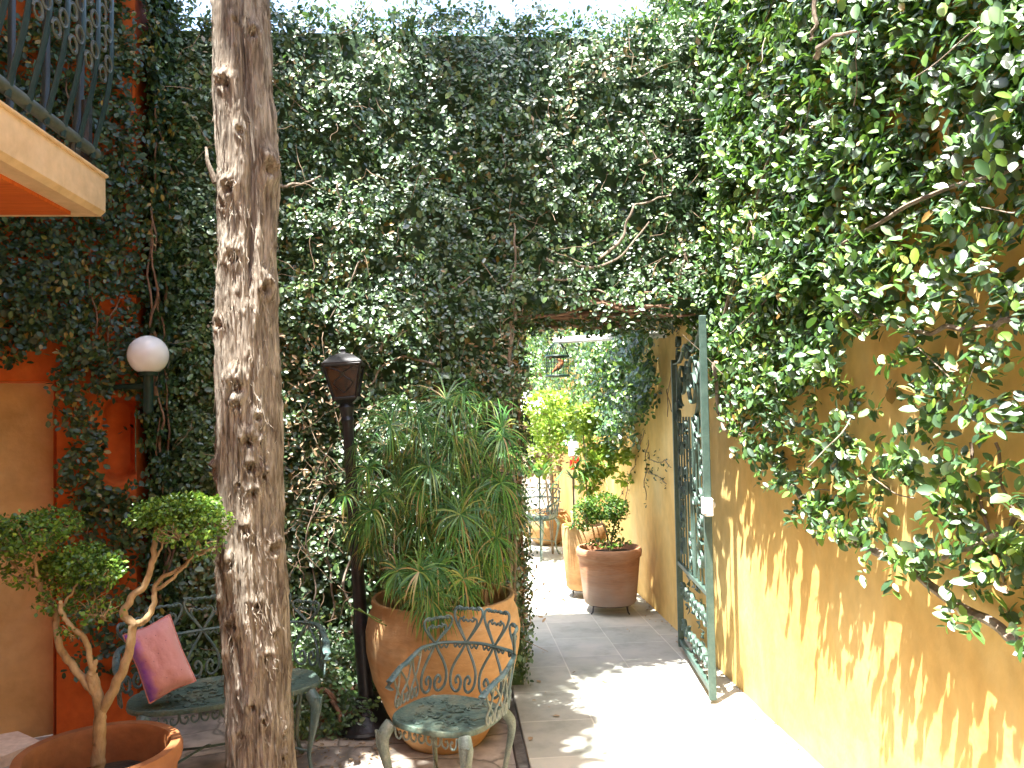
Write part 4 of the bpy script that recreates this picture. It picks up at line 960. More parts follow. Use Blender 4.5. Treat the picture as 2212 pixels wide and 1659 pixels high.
m = MB(); lathe_axis(m, [(.040, .165), (.042, .5), (.046, .52), (.046, .55), (.036, .57), (.034, 1.0), (.042, 1.02), (.042, 1.05), (.031, 1.07), (.030, Hl - .12), (.038, Hl - .10), (.03, Hl - .08), (.045, Hl - .03), (.03, Hl)], 20); m.build('post', M['black'], lp, auto=30)
lant = MB(); z0, z1 = Hl, Hl + .20
def sq(h, r_): return [along(h, sx_ * r_, sy_ * r_) for sx_, sy_ in ((-1, -1), (1, -1), (1, 1), (-1, 1))]
bq_, tq_ = sq(z0 + .02, .060), sq(z1, .098)
for i in range(4):
    lant.tube([bq_[i], tq_[i]], .008, 6); lant.tube([bq_[i], bq_[(i + 1) % 4]], .008, 6); lant.tube([tq_[i], tq_[(i + 1) % 4]], .010, 6)
    c0 = bq_[i].lerp(bq_[(i + 1) % 4], .5); c1 = tq_[i].lerp(tq_[(i + 1) % 4], .5)
    for a, b in ((.0, 0), (0, 1)):
        e0 = bq_[(i + b) % 4]; e1 = tq_[(i + b) % 4]
        lant.tube(smooth_pts([c0.lerp(c1, .15), e0.lerp(e1, .45).lerp(c0.lerp(c1, .45), .35), c0.lerp(c1, .72), e0.lerp(e1, .92).lerp(c0.lerp(c1, .92), .35)], 5), .003, 5)
lathe_axis(lant, [(.05, z0 - .01), (.09, z0 + .012), (.09, z0 + .022)], 4, True)
lf_ = lant.build('lantern_frame', M['black'], lp, auto=30); lf_v = lp
gl = MB(); b1, t1_ = sq(z0 + .02, .056), sq(z1, .094); gl.add(b1 + t1_, [(0, 1, 5, 4), (1, 2, 6, 5), (2, 3, 7, 6), (3, 0, 4, 7)]); lg_ = gl.build('lantern_glass', M['amber'], lp, smooth=False); lg_.parent = lf_
rf = MB(); lathe_axis(rf, [(.150, z1), (.152, z1 + .012), (.125, z1 + .028), (.085, z1 + .052), (.045, z1 + .062), (.02, z1 + .068), (.016, z1 + .08), (.022, z1 + .09), (.004, z1 + .105)], 4, True)
lr_ = rf.build('lantern_roof', M['black'], lp, auto=30); lr_.parent = lf_

# ------------------------------------------------------------------ globe lamp on the ivy corner
gc = P(320, 767, Y=B.y - .16); gr_ = 41 * gc.y / F
gl_ = thing('wall_lamp', gc - Vector((0, 0, .3)), 'round white globe lamp on a short dark green bracket in the ivy', 'lamp')
s_ = MB().sphere(gc, gr_, 40, m=28); s_.v = [(x, y, max(z, gc.z - gr_ * .86)) for x, y, z in s_.v]; s_.build('globe', M['globe'], gl_)
m = MB(); m.tube([gc - Vector((0, 0, gr_ * .86)), gc - Vector((0, 0, gr_ * .86 + .02))], .05, 20); m.tube([gc - Vector((0, 0, gr_ * .85)), gc - Vector((0, 0, gr_ + .19))], .026, 16)
e = gc - Vector((0, 0, gr_ + .06)); m.tube([e, e + Vector((-.18, .02, -.005)), e + Vector((-.2, .22, -.01))], .017, 10); m.sphere(gc - Vector((0, 0, gr_ + .19)), .027, 12)
m.build('bracket', M['darkgreen'], gl_)

# ------------------------------------------------------------------ bonsai in the front left pot
YP = 2.62; pc_ = P(214, 1618, Y=YP); PZ = pc_.z; print('PZ', PZ)
bp_ = thing('plant_pot', (pc_.x, YP, -.03), 'round orange clay pot cut off at the lower left with a thick rim', 'plant pot')
rp = .25; BK = .90
prof = [(0, -.03), (.17, -.03), (.19, 0), (.225, .2), (.245, PZ - .11), (.25, PZ - .06), (.262, PZ - .05), (.266, PZ - .035), (.266, PZ - .018), (.258, PZ), (.228, PZ), (.219, PZ - .015), (.215, PZ - .12), (0, PZ - .125)]
prof = [(r_ * BK, z) for r_, z in prof]
MB().lathe(prof, (pc_.x, YP, 0), 72, .01).build('pot', M['terra_orange'], bp_, auto=40)
MB().lathe([(0, PZ - .10), (.1, PZ - .105), (.196, PZ - .118)], (pc_.x, YP, 0), 30, .05).build('soil', M['soil'], bp_)
bt = thing('bonsai_tree', (pc_.x, YP, PZ - .11), 'sculpted little tree with bare forked branches and clipped leaf pads in the orange pot', 'plant')
W = MB()
def br(pts, r0, r1, dy=0, wob=.006, d0=0.):
    n_ = len(pts); r0 *= .8; r1 *= .8; q3 = [P(u, v, Y=YP + d0 + (dy - d0) * i / (n_ - 1)) for i, (u, v) in enumerate(pts)]
    sp = smooth_pts(q3, 7); s = random.random() * 40
    sp = [q_ + noise.noise_vector(Vector((s, i * .5, 1))) * wob for i, q_ in enumerate(sp)]
    W.tube(sp, [(r0 + (r1 - r0) * i / (len(sp) - 1)) * (1 + .18 * noise.noise(Vector((s, i * .8, 3)))) for i in range(len(sp))], 10)
br([(211, 1705), (212, 1650), (214, 1600), (216, 1540), (206, 1490), (200, 1460)], .027, .020)
br([(212, 1520), (196, 1470), (198, 1450), (203, 1430)], .018, .012, -.01)
br([(216, 1540), (250, 1480), (275, 1420), (290, 1350)], .020, .016, -.03)
br([(290, 1350), (268, 1326), (285, 1290), (312, 1262), (330, 1210), (335, 1165), (340, 1140)], .016, .010, .02, d0=-.03)
br([(288, 1352), (318, 1335), (333, 1300), (337, 1260), (380, 1235), (410, 1210)], .014, .006, .04, d0=-.03)
br([(340, 1272), (375, 1248), (400, 1222), (425, 1195)], .008, .004, .02, d0=.01)
br([(206, 1500), (165, 1450), (135, 1410), (122, 1350), (115, 1310), (90, 1270), (78, 1240)], .016, .010, .03)
br([(200, 1440), (182, 1380), (150, 1350), (132, 1320), (130, 1300)], .012, .008, -.04, d0=-.01)
br([(84, 1255), (50, 1240), (30, 1220), (0, 1190)], .008, .004, .04)
br([(80, 1245), (75, 1200), (90, 1170), (110, 1150)], .007, .003, .02)
br([(130, 1320), (150, 1290), (170, 1255)], .007, .003, .0)
br([(338, 1150), (360, 1135), (400, 1130), (440, 1140)], .008, .003, .02)
br([(338, 1160), (350, 1150), (352, 1170), (342, 1200)], .006, .004, .0)
pads = [(60, 1150, .105, .6, 1300), (120, 1130, .085, .6, 700), (15, 1165, .09, .7, 500), (180, 1215, .105, .55, 1900), (220, 1235, .07, .6, 500), (130, 1235, .08, .6, 500), (60, 1230, .09, .6, 350), (150, 1290, .07, .8, 220), (200, 1310, .08, .8, 140), (110, 1300, .05, .8, 160),
        (350, 1105, .09, .45, 1200), (410, 1100, .10, .5, 1500), (450, 1130, .08, .6, 600), (390, 1150, .09, .4, 300), (320, 1120, .06, .4, 300), (440, 1180, .06, .6, 150), (150, 1360, .04, 1, 60), (225, 1320, .05, .8, 60)]
C, AX, NM = [], [], []
for u, v, r_, fl, n in pads:
    c0 = np.array(P(u, v, Y=YP + random.uniform(-.06, .08))); d = rnd(n); d /= np.linalg.norm(d, axis=1, keepdims=True); rr = RNG.uniform(.35, 1, (n, 1)) ** .5
    lump = 1 + .35 * fnoise(d, 2.2, u * .1)[:, None]
    C.append(c0 + d * rr * r_ * lump * np.array([1, 1, fl])); AX.append(rnd(n) + d * .8); NM.append(d + np.array([0, 0, .9]) + rnd(n, .5))
    for k in range(int(16 * r_ / .1)):
        dd_ = Vector(tuple(d[k] * r_ * .9 * np.array([1, 1, fl]))); W.tube(wander(Vector(tuple(c0)) - Vector((0, 0, r_ * fl * .6)), Vector(tuple(c0)) + dd_, 5, .02, 8), lerp_list([.003, .001], 6), 4)
W.build('branches', M['bonsai'], bt)
C, AX, NM = np.concatenate(C), np.concatenate(AX), np.concatenate(NM)
leaf_mesh('leaf_pads', C, AX, NM, RNG.uniform(.009, .017, len(C)), M['box'], bt, width=1.15)

# ------------------------------------------------------------------ gate
G0 = P(1472, 1400, Z=0.02); G1 = P(1540, 1512, Z=0.02)
if G0.x > XW - .04: G0.x = XW - .04
gd = Vector((G1.x - G0.x, G1.y - G0.y, 0)); GW = gd.length; gd.normalize(); gn = Vector((-gd.y, gd.x, 0))
gt = thing('iron_gate', (G0.x, G0.y, 0), 'open grey green wrought iron gate full of scrolls swung against the ochre wall', 'gate')
def gp(w, z, o=0): return Vector((G0.x, G0.y, 0)) + gd * w + Vector((0, 0, z)) + gn * o
def flatbar(m, pts, wd=.011, th_=.004, n=6): m.tube(pts, [(wd, th_)] * len(pts), n, flat=tuple(gn))
GT = 2.16
m = MB(); ang = math.atan2(gd.y, gd.x)
m.box(gp(GW - .0, .02 + GT / 2), (.026, .042, GT - .0), ang, .004); m.box(gp(0.0, .03 + (GT - .2) / 2), (.03, .04, GT - .2), ang, .003)
m.box(gp(GW / 2, .07), (GW - .036, .03, .035), ang, .003); m.box(gp(GW / 2, .60), (GW - .036, .028, .03), ang, .003)
flatbar(m, smooth_pts([gp(0, GT - .2), gp(GW * .25, GT - .19), gp(GW * .45, GT - .10), gp(GW * .7, GT - .16), gp(GW - .02, GT - .03)], 6), .014, .006)
m.build('frame', M['gate'], gt, auto=30)
m = MB()
for k in range(9):
    w = GW * (k + 1) / 10
    if 4 <= k <= 5: z1_ = 1.35
    m.tube([gp(w, .61), gp(w, 1.60 if k not in (0, 8) else GT - .22)], .0065, 6)
m.build('bars', M['gate'], gt)
def spiral(m, cw, cz, r0, turns, a0, sg=1, wd=.015, n=26, k=.12):
    pts = []
    for i in range(n + 1):
        t = i / n; a = a0 + sg * t * turns * 2 * math.pi; r_ = r0 * (1 - t * (1 - k)); pts.append(gp(cw + math.cos(a) * r_, cz + math.sin(a) * r_))
    flatbar(m, pts, wd, .0045)
m = MB()
spiral(m, GW * .66, 1.80, .22, 1.9, -1.6, 1, .014); spiral(m, GW * .30, 1.82, .15, 1.7, -1.6, -1, .012); spiral(m, GW * .84, 1.88, .11, 1.3, 2.2, 1); spiral(m, GW * .12, 1.62, .09, 1.4, .4, 1)
flatbar(m, smooth_pts([gp(GW * .66, 1.58), gp(GW * .72, 1.45), gp(GW * .66, 1.2), gp(GW * .55, 1.0), gp(GW * .6, .62)], 6), .016, .006)
for k in range(8):   # lower panel
    w = GW * (.07 + .86 * (k + .5) / 8); spiral(m, w, .20 + .24 * (k % 2), .055, 1.4, k, (-1) ** k); spiral(m, w, .44 - .24 * (k % 2), .05, 1.3, k + 2, (-1) ** (k + 1))
for w, z, r_ in ((.35, 1.15, .06), (.65, 1.1, .06), (.4, 1.45, .06), (.15, 1.15, .05), (.75, 1.45, .07), (.5, 1.9, .07), (.2, 2.0, .06), (.2, .76, .09), (.8, .78, .10), (.22, .98, .07), (.82, 1.0, .08), (.5, .72, .08), (.2, 1.4, .07), (.9, 1.3, .05)): spiral(m, GW * w, z, r_, 1.5, w * 9, 1); spiral(m, GW * w, z + r_ * 1.6, r_ * .8, 1.4, w * 9 + 2, -1)
m.build('scrolls', M['gate'], gt)
rr = random.Random(5); m = MB()
for k in range(80):    # beaten leaves up the middle
    z = .12 + 1.3 * rr.random(); w = GW * (.5 + rr.gauss(0, .06 + .16 * (z < .62))); w = min(max(w, .06), GW - .06); a = rr.uniform(0, 6.28); L = rr.uniform(.035, .075)
    pts = [gp(w + math.cos(a) * L * t, z + math.sin(a) * L * t, .02 * math.sin(t * 3) + .004) for t in (0, .3, .6, .85, 1)]
    m.tube(pts, [(.003, .002), (.018, .003), (.021, .003), (.011, .003), (.002, .001)], 6, flat=tuple(gd * -math.sin(a) + Vector((0, 0, math.cos(a)))))
m.build('leaves', M['gate'], gt)
lk = MB().box(gp(GW + .015, 1.10, -.005), (.11, .05, .10), ang, .006); lk.box(gp(GW + .05, 1.10, -.03), (.05, .02, .07), ang, .004); lk.sphere(gp(GW - .05, 1.10, .035), .022, 12); lk.tube([gp(GW - .05, 1.10, .0), gp(GW - .05, 1.10, .03)], .01, 8); lk.build('lock', M['white'], gt)
MB().box(gp(.0, 1.72, .03), (.03, .035, .12), ang, .005).build('hinge_box', M['white'], gt)

# ------------------------------------------------------------------ through the passage
def pot_round(root, c, prof, mat, stand=.07, n=56):
    MB().lathe([(r_, z + stand) for r_, z in prof], c, n, .012).build('pot', mat, root, auto=45)
    rt = prof[-1]
    MB().lathe([(0, prof[-1][1] + stand + .01), (prof[-1][0] if prof[-1][0] > .01 else .2, prof[-1][1] + stand)], c, 24, .03).build('soil', M['soil'], root)
    if stand > 0:
        m = MB(); rb = prof[1][0] * .92
        ring_ = [(c[0] + math.cos(a) * rb, c[1] + math.sin(a) * rb, stand - .004) for a in np.linspace(0, 2 * math.pi, 30)]; m.tube(ring_, .006, 6)
        for k in range(4):
            a = .6 + k * math.pi / 2; x, y = c[0] + math.cos(a) * rb, c[1] + math.sin(a) * rb
            m.tube([(x, y, stand), (x + math.cos(a) * .012, y + math.sin(a) * .012, .02), (x + math.cos(a) * .03, y + math.sin(a) * .03, .004)], .006, 6)
        m.build('pot_stand', M['black'], root)
q1 = P(1318, 1318, Z=0); c1 = (q1.x, q1.y, 0)
pt1 = thing('plant_pot', c1, 'salt stained clay pot on a low iron stand in front beyond the passage', 'plant pot')
pot_round(pt1, c1, [(0, 0), (.205, 0), (.215, .015), (.225, .10), (.238, .22), (.250, .33), (.256, .375), (.268, .385), (.272, .43), (.262, .452), (.243, .452), (.235, .43), (.228, .40)], M['terra_pale'])
q2 = P(1264, 1286, Z=0); c2_ = (q2.x, q2.y, 0)
pt2 = thing('plant_pot', c2_, 'tall straight terracotta pot half hidden behind the stained clay pot', 'plant pot')
pot_round(pt2, c2_, [(0, 0), (.15, 0), (.165, .02), (.185, .25), (.198, .45), (.20, .54), (.195, .56), (.18, .56), (.17, .52)], M['terra'])
def topiary(root, lobes, leaf, mat, stems_, r0=.012, per=1):
    C, AX, NM = [], [], []; W = MB()
    for (c0, rad, n) in lobes:
        c0 = np.array(c0); d = rnd(n); d /= np.linalg.norm(d, axis=1, keepdims=True); rr = RNG.uniform(.5, 1, (n, 1)) ** .5; lump = 1 + .4 * fnoise(d, 2.4, c0[0] * 7)[:, None]
        C.append(c0 + d * rr * lump * np.array(rad)); AX.append(rnd(n) + d); NM.append(d * .6 + np.array([0, -.1, .9]) + rnd(n, .5))
    for pts in stems_: W.tube(smooth_pts(pts, 5), lerp_list([r0, r0 * .5], (len(pts) - 1) * 5 + 1), 7)
    W.build('stem', M['twig'], root)
    C, AX, NM = np.concatenate(C), np.concatenate(AX), np.concatenate(NM)
    leaf_mesh('crown', C, AX, NM, leaf * RNG.uniform(.7, 1.2, len(C)), mat, root)
y1 = q1.y
tp = thing('topiary_shrub', (q1.x, y1, .45), 'clipped round headed shrub growing in the salt stained clay pot', 'shrub')
topiary(tp, [(P(1300, 1095, Y=y1), (.19, .17, .11), 1300), (P(1265, 1110, Y=y1), (.10, .12, .13), 500), (P(1333, 1100, Y=y1), (.09, .10, .10), 400), (P(1325, 1135, Y=y1), (.06, .06, .10), 200), (P(1318, 1172, Y=y1), (.19, .17, .02), 200)], .028, M['box'], [[P(1318, 1195, Y=y1), P(1322, 1160, Y=y1), P(1330, 1120, Y=y1)], [P(1316, 1195, Y=y1), P(1310, 1150, Y=y1), P(1290, 1110, Y=y1)]])
y2 = q2.y
tp = thing('schefflera_plant', (q2.x, y2, .55), 'lime green umbrella tree rising from the tall pot by the ochre wall', 'plant')
lob = []
for u, v, a, b, n in ((1300, 1000, .13, .12, 150), (1330, 975, .12, .08, 120), (1350, 990, .05, .05, 40), (1265, 1000, .11, .15, 130), (1290, 900, .16, .13, 200), (1320, 890, .1, .1, 120), (1250, 905, .13, .12, 150), (1350, 1035, .06, .03, 30), (1270, 1040, .1, .1, 90), (1300, 950, .2, .08, 140)):
    lob.append((P(u, v, Y=y2 + random.uniform(-.2, .15)), (a, .12, b), int(n * 1.7)))
topiary(tp, lob, .055, M['lime'], [[P(1264, 1150, Y=y2), P(1280, 1060, Y=y2), P(1300, 960, Y=y2)], [P(1264, 1150, Y=y2), P(1268, 1080, Y=y2), P(1260, 940, Y=y2)], [P(1300, 960, Y=y2), P(1352, 930, Y=y2), P(1350, 905, Y=y2), P(1336, 890, Y=y2)]], .010)
# long bladed plant beside it
def blades(root, c, n, L, w, mat, upb=.9, dr=.35):
    bv, bq, tips = [], [], []
    for i in range(n):
        a = random.uniform(0, 6.28); el = random.uniform(.4, 1.4) * upb; d = Vector((math.cos(a) * math.cos(el), math.sin(a) * math.cos(el), math.sin(el))); sdv = Vector((-math.sin(a), math.cos(a), 0)); p_ = Vector(c); base = len(bv); LL = L * random.uniform(.6, 1.1)
        for k in range(8):
            t = k / 7; ww = w * (1 - t ** 2) * (.4 + .6 * min(1, t * 3)) + .0005; bv.append(p_ + sdv * ww); bv.append(p_ - sdv * ww); tips += [t * .9, t * .9]
            d = (d + Vector((0, 0, -dr * t))).normalized(); p_ = p_ + d * (LL / 7)
        for k in range(7): bq.append((base + 2 * k, base + 2 * k + 1, base + 2 * k + 3, base + 2 * k + 2))
    mesh_np('blades', np.array([list(q_) for q_ in bv]), np.array(bq), mat, root, attrs={'tip': tips})
dc = P(1240, 1125, Y=y2 - .12)
dr_ = thing('dracaena_plant', dc, 'dark green sword leaved plant hanging over the tall pot rim', 'plant'); blades(dr_, P(1238, 1035, Y=y2 - .1), 16, .42, .014, M['papyrus'], .9, .9)
W = MB(); W.tube([dc - Vector((0, 0, .1)), P(1238, 1035, Y=y2 - .1)], .009, 6); W.build('stem', M['twig'], dr_)
sp = thing('yucca_plant', P(1235, 1140, Y=y2 - .15), 'pale spiky plant at the left rim of the tall pot', 'plant'); blades(sp, P(1235, 1142, Y=y2 - .12), 22, .17, .010, M['papyrus'], .6, .3)
# leafy shrub and ivy clad post farther back
y3 = 9.4
sh = thing('lime_shrub', P(1190, 1150, Y=y3) * 1.0, 'yellow green leafy bush in full sun behind the far chair', 'shrub'); sh.location.z = 0
lob = [(P(u, v, Y=y3 + random.uniform(-.4, .3)), (a, .3, b), n) for u, v, a, b, n in ((1180, 880, .28, .20, 500), (1215, 890, .22, .2, 400), (1160, 920, .2, .22, 350), (1200, 930, .25, .15, 400), (1150, 980, .14, .25, 300), (1180, 985, .12, .2, 200), (1225, 950, .15, .15, 200), (1240, 900, .15, .2, 260))]
topiary(sh, lob, .062, M['lime'], [[(P(1190, 1000, Y=y3).x, y3, 0), P(1192, 1020, Y=y3), P(1185, 900, Y=y3)], [(P(1190, 1000, Y=y3).x, y3, 0), P(1175, 1000, Y=y3), P(1160, 930, Y=y3)]], .012)
ip = thing('stem_thicket', P(1195, 1150, Y=10.2), 'brown stemmed thicket hanging at the corner of the far terrace', 'shrub'); ip.location.z = 0
lob = [(P(u, v, Y=10.2), (.14, .14, .22), n) for u, v, n in ((1192, 950, 260), (1198, 985, 200), (1190, 1000, 120))]
topiary(ip, lob, .05, M['dead'], [[(P(1190 + k * 5, 1010, Y=10.2).x, 10.2, 0), P(1188 + k * 6, 1000, Y=10.2), P(1185 + k * 6, 920, Y=10.2)] for k in range(4)], .007)
pl_ = thing('fan_palm', P(1160, 1100, Y=8.9), 'low fan palm with dark pointed leaves beside the far chair', 'palm'); pl_.location.z = 0
blades(pl_, P(1165, 1030, Y=8.9), 46, .42, .018, M['papyrus'], .75, .35); W = MB(); W.tube([(P(1165, 1040, Y=8.9).x, 8.9, 0), P(1165, 1030, Y=8.9)], .008, 8); W.build('stem', M['darkgreen'], pl_)
# round belly planter
rb_ = P(1192, 1185, Z=0)
rbt = thing('bowl_planter', (rb_.x, rb_.y + .4, 0), 'squat round clay planter behind the far iron chair', 'plant pot')
pot_round(rbt, (rb_.x, rb_.y + .4, 0), [(0, 0), (.14, 0), (.16, .02), (.26, .10), (.31, .22), (.29, .33), (.24, .39), (.245, .41), (.22, .41), (.21, .38)], M['terra'], 0)
# parasol
pcn = P(1128, 846, Y=11.5); rad = .62
ps = thing('parasol', (pcn.x, 11.5, 0), 'white canvas parasol in the sunny far court at the left of the passage', 'parasol')
m = MB(); vs = [pcn]; nseg = 8
for ring_i in range(1, 4):
    for k in range(nseg * 4):
        a = 2 * math.pi * k / (nseg * 4); s = ring_i / 3; ribf = abs(((k % 4) / 4) * 2 - 1); vs.append(pcn + Vector((math.cos(a) * rad * s * (1 - .03 * (1 - ribf)), math.sin(a) * rad * s * (1 - .03 * (1 - ribf)), -.24 * s ** 1.15 - .02 * s * (1 - ribf))))
n_ = nseg * 4; fs = [(0, 1 + k, 1 + (k + 1) % n_) for k in range(n_)] + [(1 + r_ * n_ + k, 1 + (r_ + 1) * n_ + k, 1 + (r_ + 1) * n_ + (k + 1) % n_, 1 + r_ * n_ + (k + 1) % n_) for r_ in range(2) for k in range(n_)]
fs += [(1 + 2 * n_ + k, 1 + 3 * n_ + k, 1 + 3 * n_ + (k + 1) % n_, 1 + 2 * n_ + (k + 1) % n_) for k in range(n_)]
vs += [v_ + Vector((0, 0, -.09)) for v_ in vs[1 + 2 * n_:1 + 3 * n_]]
m.add(vs, fs).build('canopy', M['fabric'], ps, auto=20)
MB().tube([(pcn.x, 11.5, 0), pcn + Vector((0, 0, .05))], .018, 8).build('pole', M['white'], ps)
m = MB()
for k in range(8): a = 2 * math.pi * k / 8; m.tube([pcn + Vector((0, 0, -.03)), pcn + Vector((math.cos(a) * rad * .97, math.sin(a) * rad * .97, -.26))], .006, 5)
m.build('ribs', M['white'], ps)
# red and white notice box on a post
rbx = P(1240, 985, Y=7.9)
rd = thing('post_box', (rbx.x, 7.9, 0), 'small red box with a white panel above it on a post by the far bushes', 'box')
MB().box((rbx.x, 7.9, rbx.z - .07), (.09, .05, .13), 0, .008).build('red_box', M['red'], rd); MB().box((rbx.x, 7.9, rbx.z + .07), (.10, .04, .145), 0, .006).build('white_panel', M['white'], rd)
MB().tube([(rbx.x, 7.93, 0), (rbx.x, 7.93, rbx.z + .1)], .009, 8).build('post', M['white'], rd)
# beam, birdcage, hanging lantern
ba = P(1196, 734, Y=7.0); bb = P(1382, 723, Y=6.3); bb2 = bb + (bb - ba) * ((XW - bb.x) / (bb.x - ba.x))
bm = MB(); d_ = (bb2 - ba); rz = math.atan2(d_.y, d_.x)
bm.tube([ba, bb2], [(.022, .03), (.022, .03)], 4, flat=(0, 0, 1)); bm.tube([ba + Vector((0, -.03, -.022)), bb2 + Vector((0, -.03, -.022))], .017, 10)
tag(bm.build('white_beam', M['white'], auto=30), 'long narrow white beam sticking out of the ivy inside the passage', 'beam')
cg = P(1204, 782, Y=6.95); cgt = thing('birdcage', cg - Vector((0, 0, .14)), 'small wire birdcage hanging from the white beam', 'birdcage')
m = MB(); rc = .098
for k in range(22):
    a = 2 * math.pi * k / 22; x, y = math.cos(a) * rc, math.sin(a) * rc
    m.tube([cg + Vector((x, y, -.125)), cg + Vector((x, y, .05)), cg + Vector((x * .75, y * .75, .115)), cg + Vector((x * .35, y * .35, .16)), cg + Vector((0, 0, .185))], .0034, 4)
for z, r_ in ((-.12, .011), (.05, .011), (-.04, .0025), (.0, .0025)): m.tube([cg + Vector((math.cos(a) * rc, math.sin(a) * rc, z)) for a in np.linspace(0, 2 * math.pi, 30)], r_, 6)
m.build('cage_wires', M['darkgreen'], cgt)
MB().lathe([(0, -.13), (rc, -.13), (rc, -.122), (0, -.122)], cg, 24).build('cage_floor', M['darkgreen'], cgt)
MB().tube([cg + Vector((0, 0, .18)), cg + Vector((0, 0, .26))], .003, 5).build('hook', M['black'], cgt)
bd = MB(); bc = cg + Vector((.01, 0, -.045))
bd.tube(smooth_pts([bc + Vector((-.055, 0, -.045)), bc + Vector((-.03, 0, -.02)), bc, bc + Vector((.022, 0, .03)), bc + Vector((.02, 0, .055)), bc + Vector((.005, 0, .062)), bc + Vector((-.008, 0, .056))], 4), lerp_list([.006, .014, .026, .024, .017, .012, .002], 25), 12)
bd.tube([bc + Vector((.005, 0, -.02)), bc + Vector((.005, 0, -.075))], .003, 5)
tag(bd.build('bird', M['bird']), 'rust brown bird perched inside the hanging wire birdcage', 'bird')
hl = P(1128, 790, Y=9.5); hlt = thing('hanging_lantern', hl, 'small dark lantern at the left edge of the passage view', 'lantern')
MB().lathe([(.0, .06), (.02, .055), (.09, 0), (.09, -.02), (.06, -.03), (.045, -.1), (0, -.11)], hl, 12).build('lantern_body', M['darkgreen'], hlt)
MB().tube([hl + Vector((0, 0, .05)), hl + Vector((0, 0, .9))], .004, 5).build('wire', M['black'], hlt)
# far walls
fw = thing('garden_wall', (.5, 13.5, 0), 'white end wall of the far court with ivy over its top', 'wall')
MB().box((.6, 13.65, 1.9), (7.0, .3, 3.8)).build('wall_block', M['whitewall'], fw, smooth=False)
wl = thing('garden_wall', (-3.4, 9.5, 0), 'pale side wall of the far court hidden behind the thick garden wall', 'wall')
MB().box((-3.6, 9.6, 1.7), (.3, 7.5, 3.4)).build('wall_block', M['whitewall'], wl, smooth=False)
fi = thing('climbing_fig', (XW, 9, 0), 'bright climbing fig curtain over the ochre wall and far wall beyond the passage', 'climbing plant')
n = 3600; y = RNG.uniform(YB2, 13.3, n); z = RNG.uniform(1.3, 4.7, n); p = np.stack([np.full(n, XW - .05), y, z], 1); pu, pv = proj(p)
edge = np.interp(pu, [1180, 1260, 1330, 1370, 1400, 1430, 1470], [960, 960, 900, 920, 960, 840, 780]); nz2 = fnoise(p, 3, 41.)
keep = (pv < edge + 40 * nz2) & (RNG.uniform(0, 1, n) < np.clip(.85 + .8 * nz2, .2, 1)); p[:, 0] -= np.clip(.05 + .22 * (nz2 + .5), .02, .3)
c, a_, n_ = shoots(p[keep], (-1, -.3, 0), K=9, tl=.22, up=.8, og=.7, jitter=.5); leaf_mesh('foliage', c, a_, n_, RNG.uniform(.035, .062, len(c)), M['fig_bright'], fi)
n = 2600; x = RNG.uniform(-.5, 1.8, n); z = RNG.uniform(1.75, 4.0, n); p = np.stack([x, np.full(n, 13.4), z], 1); nz2 = fnoise(p, 2.5, 51.); p[:, 1] -= np.clip(.08 + .2 * nz2, .02, .3)
keep = RNG.uniform(0, 1, n) < np.clip(.9 + nz2, .3, 1) * np.clip((z - 1.75) * 2.5, .1, 1)
c, a_, n_ = shoots(p[keep], (0, -1, 0), K=8, tl=.25, up=.8, og=.7, jitter=.5); leaf_mesh('foliage', c, a_, n_, RNG.uniform(.05, .08, len(c)), M['fig_bright'], fi)
n = 900; y = RNG.uniform(YB2 + .05, 7.6, n); z = RNG.uniform(1.45, 2.7, n); p = np.stack([np.full(n, XW - .05), y, z], 1); pu, pv = proj(p)
edge = np.interp(pu, [1280, 1330, 1370, 1400, 1430, 1470], [900, 900, 930, 950, 840, 780]); nz2 = fnoise(p, 3, 44.); p[:, 0] -= np.clip(.06 + .25 * (nz2 + .4), .02, .3)
keep = pv < edge + 40 * nz2
c, a_, n_ = shoots(p[keep], (-1, -.5, 0), K=9, tl=.2, lift=-.3, up=.8, og=.7, jitter=.5); leaf_mesh('foliage', c, a_, n_, RNG.uniform(.03, .055, len(c)), M['fig_bright'], fi)
W = MB()     # trailing bare runners on the wall on the ochre wall beyond the passage
for (u, v, u2, v2) in ((1385, 940, 1350, 1090), (1400, 950, 1395, 1080), (1392, 930, 1330, 1100), (1360, 900, 1372, 1000), (1452, 800, 1442, 900), (1442, 840, 1460, 905), (1390, 975, 1450, 1010), (1395, 1010, 1440, 1045)):
    a0 = P(u, v, X=XW - .02); b0 = P(u2, v2, X=XW - .02); W.tube(wander(a0, b0, 12, .05, 5), .004, 5)
tag(W.build('twig', M['twig'], fi), kind='stuff')
sl = []
for (u, v, u2, v2) in ((1385, 940, 1350, 1090), (1400, 950, 1395, 1080), (1392, 930, 1330, 1100), (1390, 975, 1450, 1010), (1395, 1010, 1440, 1045)):
    a0 = np.array(P(u, v, X=XW - .02)); b0 = np.array(P(u2, v2, X=XW - .02)); t_ = RNG.uniform(0, 1, (26, 1)); sl.append(a0 + (b0 - a0) * t_ + rnd(26, .03) * np.array([.1, 1, 1]))
sl = np.concatenate(sl); leaf_mesh('foliage', sl, rnd(len(sl)), rnd(len(sl), .4) + np.array([-1, 0, .4]), RNG.uniform(.02, .035, len(sl)), M['fig_dark'], fi)

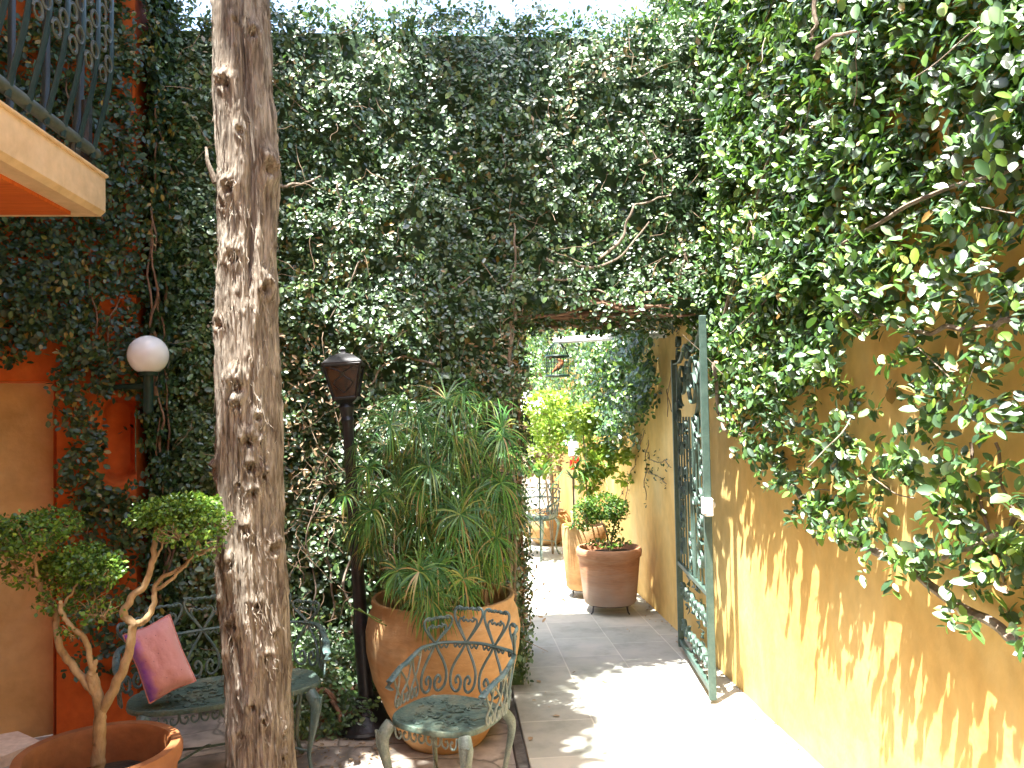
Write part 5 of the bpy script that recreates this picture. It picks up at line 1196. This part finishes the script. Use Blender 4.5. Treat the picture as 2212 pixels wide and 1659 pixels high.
# a few fallen leaves on the path
for u, v, lb_, in ((1160, 1470, 'curled brown leaf on the path near the kerb'), (1146, 1592, 'reddish dry leaf lying on a shaded path tile'), (1210, 1548, 'tiny pale leaf scrap on the path tiles'), (1300, 1470, 'dry leaf lying in the sunlit part of the path')):
    q_ = P(u, v, Z=.004); pts = np.array([[q_.x, q_.y, .006]]); ang_ = random.random() * 6
    o = leaf_mesh('fallen_leaf', pts, np.array([[math.cos(ang_), math.sin(ang_), .02]]), np.array([[0, 0, 1.]]), .045, M['dead']); tag(o, lb_, 'leaf')

n = 260; u_ = RNG.uniform(600, 860, n); v_ = RNG.uniform(1560, 1660, n); lp_ = np.array([P(a, b, Z=-.028) for a, b in zip(u_, v_)])
n2_ = 110; e_ = np.stack([XW - .02 - np.abs(RNG.normal(0, .05, n2_)), RNG.uniform(2.5, 7.5, n2_), np.full(n2_, .008)], 1); e2_ = np.stack([RNG.uniform(.37, 1.6, 26), RNG.uniform(3, 7, 26), np.full(26, .008)], 1)
lp_ = np.concatenate([lp_, e_, e2_]); tag(leaf_mesh('leaf_litter', lp_, rnd(len(lp_)) * np.array([1, 1, .12]), np.array([0, 0, 1.]) + rnd(len(lp_), .25), RNG.uniform(.008, .03, len(lp_)), M['dead'], width=.8), kind='stuff')
# ------------------------------------------------------------------ light
ELEV = 73.5; HX, HY = .72, .69     # horizontal travel of the light
w = bpy.data.worlds.new('World'); scene.world = w; w.use_nodes = True; nt = w.node_tree; nt.nodes.clear()
sk = nt.nodes.new('ShaderNodeTexSky'); sk.sky_type = 'NISHITA'; sk.sun_disc = False; sk.sun_elevation = R(ELEV); sk.sun_rotation = math.atan2(-HX, -HY); sk.air_density = 1; sk.dust_density = 3.0
bg = nt.nodes.new('ShaderNodeBackground'); bg.inputs[1].default_value = .15; ow = nt.nodes.new('ShaderNodeOutputWorld')
nt.links.new(sk.outputs[0], bg.inputs[0]); nt.links.new(bg.outputs[0], ow.inputs[0])
sl_ = bpy.data.lights.new('sun', 'SUN'); sl_.energy = 5; sl_.angle = R(.5); sl_.color = (1, .965, .91)
so = bpy.data.objects.new('sun', sl_); COL.objects.link(so)
ce_, se_ = math.cos(R(ELEV)), math.sin(R(ELEV)); hn = math.hypot(HX, HY)
so.rotation_euler = Vector((HX / hn * ce_, HY / hn * ce_, -se_)).to_track_quat('-Z', 'Y').to_euler()
so.location = (0, 0, 12)
scene.view_settings.view_transform = 'Standard'; scene.view_settings.look = 'None'; scene.view_settings.gamma = 1; scene.view_settings.exposure = 2.65
scene.render.engine = 'CYCLES'
scene.cycles.max_bounces = 8; scene.cycles.diffuse_bounces = 5
